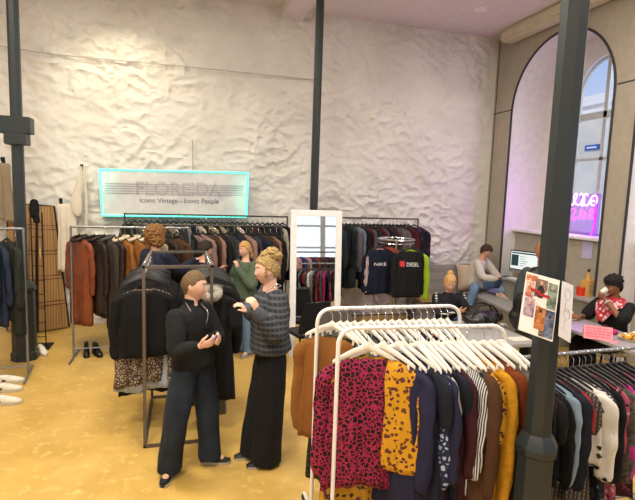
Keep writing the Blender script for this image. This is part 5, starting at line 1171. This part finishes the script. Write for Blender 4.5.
# girl in green sweater
m_grs = mat('sage_sweater', '#4c5a48', .9, bump=.2, bsc=60)
J, s, f, r = standing(.84, 6.62, 1.60, 215, '#a8834a', '#8b8a88', 0, -.05, hair2='#c09c60')
b0 = V((.84, 6.62, 0)); J['elL'] = b0+V((.06, -.28, 1.02)); J['wrL'] = b0+V((-.13, -.16, 1.24)); J['palmL'] = (-.2, .3, .6); J['thumbL'] = (.3, .6, .2); J['handL'] = (-.1, .2, .8); J['curlL'] = 1.0
J['elR'] = b0+V((-.16, .22, 1.02)); J['wrR'] = b0+V((-.17, .02, .97)); J['palmR'] = (0, 0, 1); J['thumbR'] = (-.5, 0, .5)
t, M, hc, hs, put = person('smiling girl with tied blonde hair in sage green sweater, hand at her chin', J, dict(m=m_grs, ease=.03, hem=-.1, sleeve=.022, name='sweater'), dict(m=m_jean, wide=.02, name='jeans'), '#d9a88f', s, .008, .012)
hair_cap(put, J, M, hc, hs, .012, cap_sel(.42, -.15, -.65), .003, 60)
hair_lump(put, J, [((0, -.115, -.02), (.03, .035, .05)), ((0, -.13, -.1), (.025, .03, .06))], M, hc, hs, .006, 60, 'ponytail')
# person in grey coat behind the column
m_coat = mat('grey_green_coat', '#3b4242', .9, bump=.1)
J, s, f, r = standing(4.07, 4.72, 1.80, 68, '#8a5a34', '#1c1c1e', 10, -.1, hair2='#a06a3c')
t, M, hc, hs, put = person('person in long grey green coat, back turned, behind the foreground column', J, dict(m=m_coat, ease=.05, hem=-.75, sleeve=.03, fold=.02, name='coat'), dict(m=m_btr, wide=.02), '#cf9f88', s, .009, .014)
hair_cap(put, J, M, hc, hs, .014, cap_sel(.42, -.3, -.8), .004, 50)
p = at(519, 285, 4.45); t = thing('shoulder_bag', 'black shoulder bag hanging at the side of the person in the grey coat', 'bag', (3.80, 4.66, 1.0))
bm = B(); ball(bm, (0, 0, 0), (.1, .14, .24), None, 20); ball(bm, (.0, .02, -.1), (.12, .17, .15)); obj('body', skin(bm, .014, 4, .03, 8), m_bl, t)
bm = B(); c_, _ = catmull([(.02, .1, .18), (.08, .06, .45), (.2, .02, .49), (.08, -.06, .42), (.02, -.1, .18)], [1]*5, 6); tube(bm, c_, .014, 8); obj('strap', bm, m_bl, t)

# seated girl with phone
m_trk = mat('black_track_cloth', '#121318', .7); m_tape = mat('white_logo_tape', '#d6d6d6', .7, 'hstripe', '#1a1a1c', sc=9, width=.1)
hx, hy = 3.63, 6.0
J = dict(base=(hx, hy, 0), pel=(hx+.02, hy+.08, .47), neck=(hx, hy+.0, .93), head=(hx-.02, hy-.045, 1.085), hd=(-.3, -.92, -.28), hs=1.12, hair='#b48a52', hair2='#c9a268', shR=(hx-.17, hy+.03, .88), shL=(hx+.17, hy+.0, .88),
    elR=(hx-.22, hy-.12, .68), elL=(hx+.24, hy-.12, .68), wrR=(hx-.03, hy-.3, .74), wrL=(hx+.14, hy-.31, .76), palmR=(.6, .3, .6), palmL=(-.6, .3, .6), thumbR=(0, .3, 1), thumbL=(0, .3, 1), handR=(.5, -.6, .2), handL=(-.2, -.7, .3),
    hipR=(hx-.09, hy+.05, .5), hipL=(hx+.11, hy+.05, .5), knR=(hx-.12, hy-.36, .52), knL=(hx+.14, hy-.36, .52), anR=(hx-.12, hy-.34, .08), anL=(hx+.14, hy-.34, .08), toeR=(0, -1, 0), toeL=(.1, -1, 0), shoes='#c9c5be')
t, M, hc, hs, put = person('seated girl with blonde topknot in black track jacket looking down at a phone', J, dict(m=m_trk, ease=.025, hem=-.05, collar=.06, sleeve=.02, name='track_jacket', tape=m_tape), dict(m=m_djean, wide=.01, name='jeans'), '#d3a388', .95, .008, .012)
hair_cap(put, J, M, hc, hs, .012, cap_sel(.4, -.15, -.65), .003, 60); hair_lump(put, J, [((0, -.05, .125), (.04, .04, .035))], M, hc, hs, .008, 60)
b_ = B(); w = V((hx+.07, hy-.40, .80)); bmesh.ops.create_cube(b_, size=1, matrix=Matrix.Rotation(R(-50), 4, 'X') @ Matrix.Diagonal((.07, .145, .009, 1))); o = obj('phone', b_, m_bl); o.location = w; tag(o, 'dark phone held by the seated girl in the track jacket', 'phone')
t = thing('stool', 'low stool under the seated girl in the track jacket', 'stool', (hx, hy+.1, 0)); lathe_obj('seat', [(0, .37), (.17, .37), (.18, .39), (.17, .41), (0, .41)], m_ply, t)
for k in range(4): a = PI/2*k+.6; bm = B(); tube(bm, [(.12*math.cos(a), .12*math.sin(a), .37), (.17*math.cos(a), .17*math.sin(a), 0)], .014, 8); obj('leg', bm, m_bl, t)

# man sitting on the platform
m_wsw = mat('white_sweatshirt', '#c9c1b8', .9, bump=.1)
bx_, by_ = 5.45, 8.0
J = dict(base=(bx_, by_, .51), pel=(bx_, by_+.05, .62), neck=(bx_+.02, by_-.04, 1.13), head=(bx_+.07, by_-.09, 1.30), hd=(.55, -.72, -.42), hair='#35271e', hair2='#453327', shR=(bx_-.13, by_-.12, 1.08), shL=(bx_+.17, by_+.05, 1.08),
    elR=(bx_-.12, by_-.32, .85), elL=(bx_+.30, by_-.12, .84), wrR=(bx_+.08, by_-.42, .82), wrL=(bx_+.20, by_-.34, .84), palmR=(.2, .3, .9), palmL=(-.4, 0, .9), thumbR=(.2, .8, .3), thumbL=(-.6, .3, .3), handR=(.9, -.1, 0), handL=(-.5, -.8, 0), bend=(-.05, .03, 0),
    hipR=(bx_-.08, by_-.04, .60), hipL=(bx_+.08, by_+.0, .60), knR=(bx_-.28, by_-.32, .64), knL=(bx_+.40, by_-.38, .80), anR=(bx_-.46, by_-.38, .2), anL=(bx_+.10, by_-.56, .575), toeR=(-.5, -.8, 0), toeL=(.3, -.9, 0), shoes='#b9ac98', solec='#d0c8ba')
t, M, hc, hs, put = person('man in white sweatshirt and jeans sitting cross legged on the platform with a phone', J, dict(m=m_wsw, ease=.035, hem=-.02, sleeve=.025, name='sweatshirt'), dict(m=m_jean, wide=.015, name='jeans', over=-.01), '#cf9a80', 1.0, .009, .012)
hair_cap(put, J, M, hc, hs, .02, cap_sel(.35, -.1, -.6), .006, 45)
b_ = B(); bmesh.ops.create_cube(b_, size=1, matrix=Matrix.Rotation(R(30), 4, 'Z') @ Matrix.Rotation(R(-35), 4, 'X') @ Matrix.Diagonal((.16, .11, .01, 1))); o = obj('phone', b_, m_bl); o.location = (bx_+.20, by_-.48, .87); tag(o, 'dark phone in the hands of the man on the platform', 'phone')

# drinking man at the food table
m_tee = mat('black_tee', '#16171a', .85); m_ban2 = mat('red_bandana', '#b5303c', .8, 'floral', '#e2d2d2', '#d9b0b4', sc=24, width=.27)
dx, dy = 5.2, 4.74
J = dict(base=(dx, dy, 0), pel=(dx+.05, dy+.02, .52), neck=(dx-.01, dy-.01, 1.06), head=(dx-.065, dy-.02, 1.245), hd=(-.86, -.05, -.25), hair='#15110f', hair2='#1f1916', shR=(dx-.02, dy+.18, 1.01), shL=(dx+.02, dy-.2, 1.01),
    elR=(dx-.16, dy+.27, .80), elL=(dx-.16, dy-.28, .88), wrR=(dx-.34, dy+.18, .815), wrL=(dx-.185, dy-.04, 1.085), palmR=(0, 0, -1), palmL=(.3, .3, .3), thumbR=(0, -1, 0), thumbL=(.6, .2, .6), handR=(-.9, .1, 0), handL=(-.35, .75, .45), curlL=1.0,
    hipR=(dx, dy+.1, .5), hipL=(dx, dy-.08, .5), knR=(dx-.4, dy+.12, .52), knL=(dx-.4, dy-.1, .52), anR=(dx-.38, dy+.12, .08), anL=(dx-.38, dy-.1, .08), toeR=(-1, 0, 0), toeL=(-1, 0, 0), shoes='#222224')
t, M, hc, hs, put = person('man with curly black hair, black t-shirt and red bandana drinking from a cup', J, dict(m=m_tee, ease=.025, hem=-.05, sleeve=.02, short=1, name='tshirt'), dict(m=m_btr, wide=.01), '#8a5a40', 1.0, .008, .012)
hair_cap(put, J, M, hc, hs, .022, cap_sel(.4, -.1, -.6), .012, 50); hair_lump(put, J, [((0, -.02, .075), (.1, .105, .075)), ((.0, .05, .09), (.07, .05, .04))], M, hc, hs, .02, 42, 'curls', .008)
bm = B(); n0 = V(J['neck'])
L1 = []
for k in range(25):
    a = 2*PI*k/24; fr = max(0, -math.cos(a)); L1.append((a, fr))
rings = []
for v in range(7):
    q = v/6; rings.append([n0+V((-.015+(.07+.1*q*(1+.25*abs(math.sin(a))))*math.cos(a), (.07+.12*q)*math.sin(a), .05-.085*q-.24*q*fr**3)) for a, fr in L1])
loft(bm, rings, cap=False)
me = evaluated(bm, [('SOLIDIFY', dict(thickness=.012, offset=1.)), ('SUBSURF', dict(levels=1))])
for v in me.vertices: v.co += V((1, 1, 1))*noise.noise(v.co*16)*.012
put('bandana', me, m_ban2)
bm = B(); w = V(J['wrL']).lerp(V(J['elL']), .12); ax = (V(J['wrL'])-V(J['elL'])).normalized(); a_, b2 = ax.orthogonal().normalized(), None; b2 = ax.cross(a_); tube(bm, [w+a_*.034*math.cos(q)+b2*.034*math.sin(q) for q in [2*PI*k/20 for k in range(21)]], .008, 6); put('bracelet', to_mesh('br', bm), m_hw)
t = thing('cup', 'small white cup at the lips of the drinking man', 'cup', (dx-.185, dy+.0, 1.185)); t.rotation_euler = (0, R(60), 0)
lathe_obj('cup_body', [(0, -.04), (.026, -.04), (.034, .04), (.03, .04), (.024, -.03), (0, -.03)], m_hw, t)
t = thing('stool', 'stool under the drinking man behind the food table', 'stool', (dx+.08, dy, 0)); lathe_obj('seat', [(0, .38), (.17, .38), (.18, .4), (.17, .42), (0, .42)], m_ply, t)
for k in range(4): a = PI/2*k+.6; bm = B(); tube(bm, [(.12*math.cos(a), .12*math.sin(a), .38), (.17*math.cos(a), .17*math.sin(a), 0)], .014, 8); obj('leg', bm, m_bl, t)

# ------------------------------------------------------------------ daylight and view
sc = bpy.context.scene
w = bpy.data.worlds.new('sky'); sc.world = w; w.use_nodes = True; nt = w.node_tree; bg = nt.nodes['Background']
tc = nt.nodes.new('ShaderNodeTexCoord'); sx = nt.nodes.new('ShaderNodeSeparateXYZ'); nt.links.new(tc.outputs['Generated'], sx.inputs[0])
cr_ = nt.nodes.new('ShaderNodeValToRGB'); nt.links.new(sx.outputs[2], cr_.inputs[0]); cr_.color_ramp.elements[0].position = .0; cr_.color_ramp.elements[0].color = (.80, .88, 1, 1); cr_.color_ramp.elements[1].position = .38; cr_.color_ramp.elements[1].color = (.25, .48, 1, 1)
nt.links.new(cr_.outputs[0], bg.inputs[0]); bg.inputs[1].default_value = .95
DAY = (.86, .92, 1)
for a, b in wins: lamp_obj('AREA', 'window_daylight', ((a+b)/2, FY-.5, 2.9), 27, DAY, shape='RECTANGLE', size=b-a, size_y=3.2, aim=((a+b)/2, 3, 2.2))
for cy in centres[1:]: lamp_obj('AREA', 'window_daylight', (NX+.6, cy-.25, 3.1), 55, DAY, shape='RECTANGLE', size=1.1, size_y=2.8, aim=(0, cy-.25, 2.0))
lamp_obj('AREA', 'window_daylight', (NX+1.6, 5.4, 4.6), 60, DAY, shape='RECTANGLE', size=1.6, size_y=2.0, aim=(5.2, 7.6, 2.6))
sun = bpy.data.lights.new('sun', 'SUN'); sun.energy = 2.0; sun.angle = .2; sun.color = (1, .96, .9); so = bpy.data.objects.new('sun', sun); C.objects.link(so); so.rotation_euler = V((.75, .2, -.6)).to_track_quat('-Z', 'Y').to_euler()
vs = sc.view_settings; vs.view_transform = 'Standard'; vs.look = 'None'; vs.gamma = 1; vs.use_curve_mapping = False; vs.exposure = 0.0
sc.cycles.max_bounces = 8; sc.cycles.diffuse_bounces = 4; sc.cycles.glossy_bounces = 4; sc.cycles.transparent_max_bounces = 8; sc.cycles.sample_clamp_indirect = 6; sc.cycles.use_denoising = True
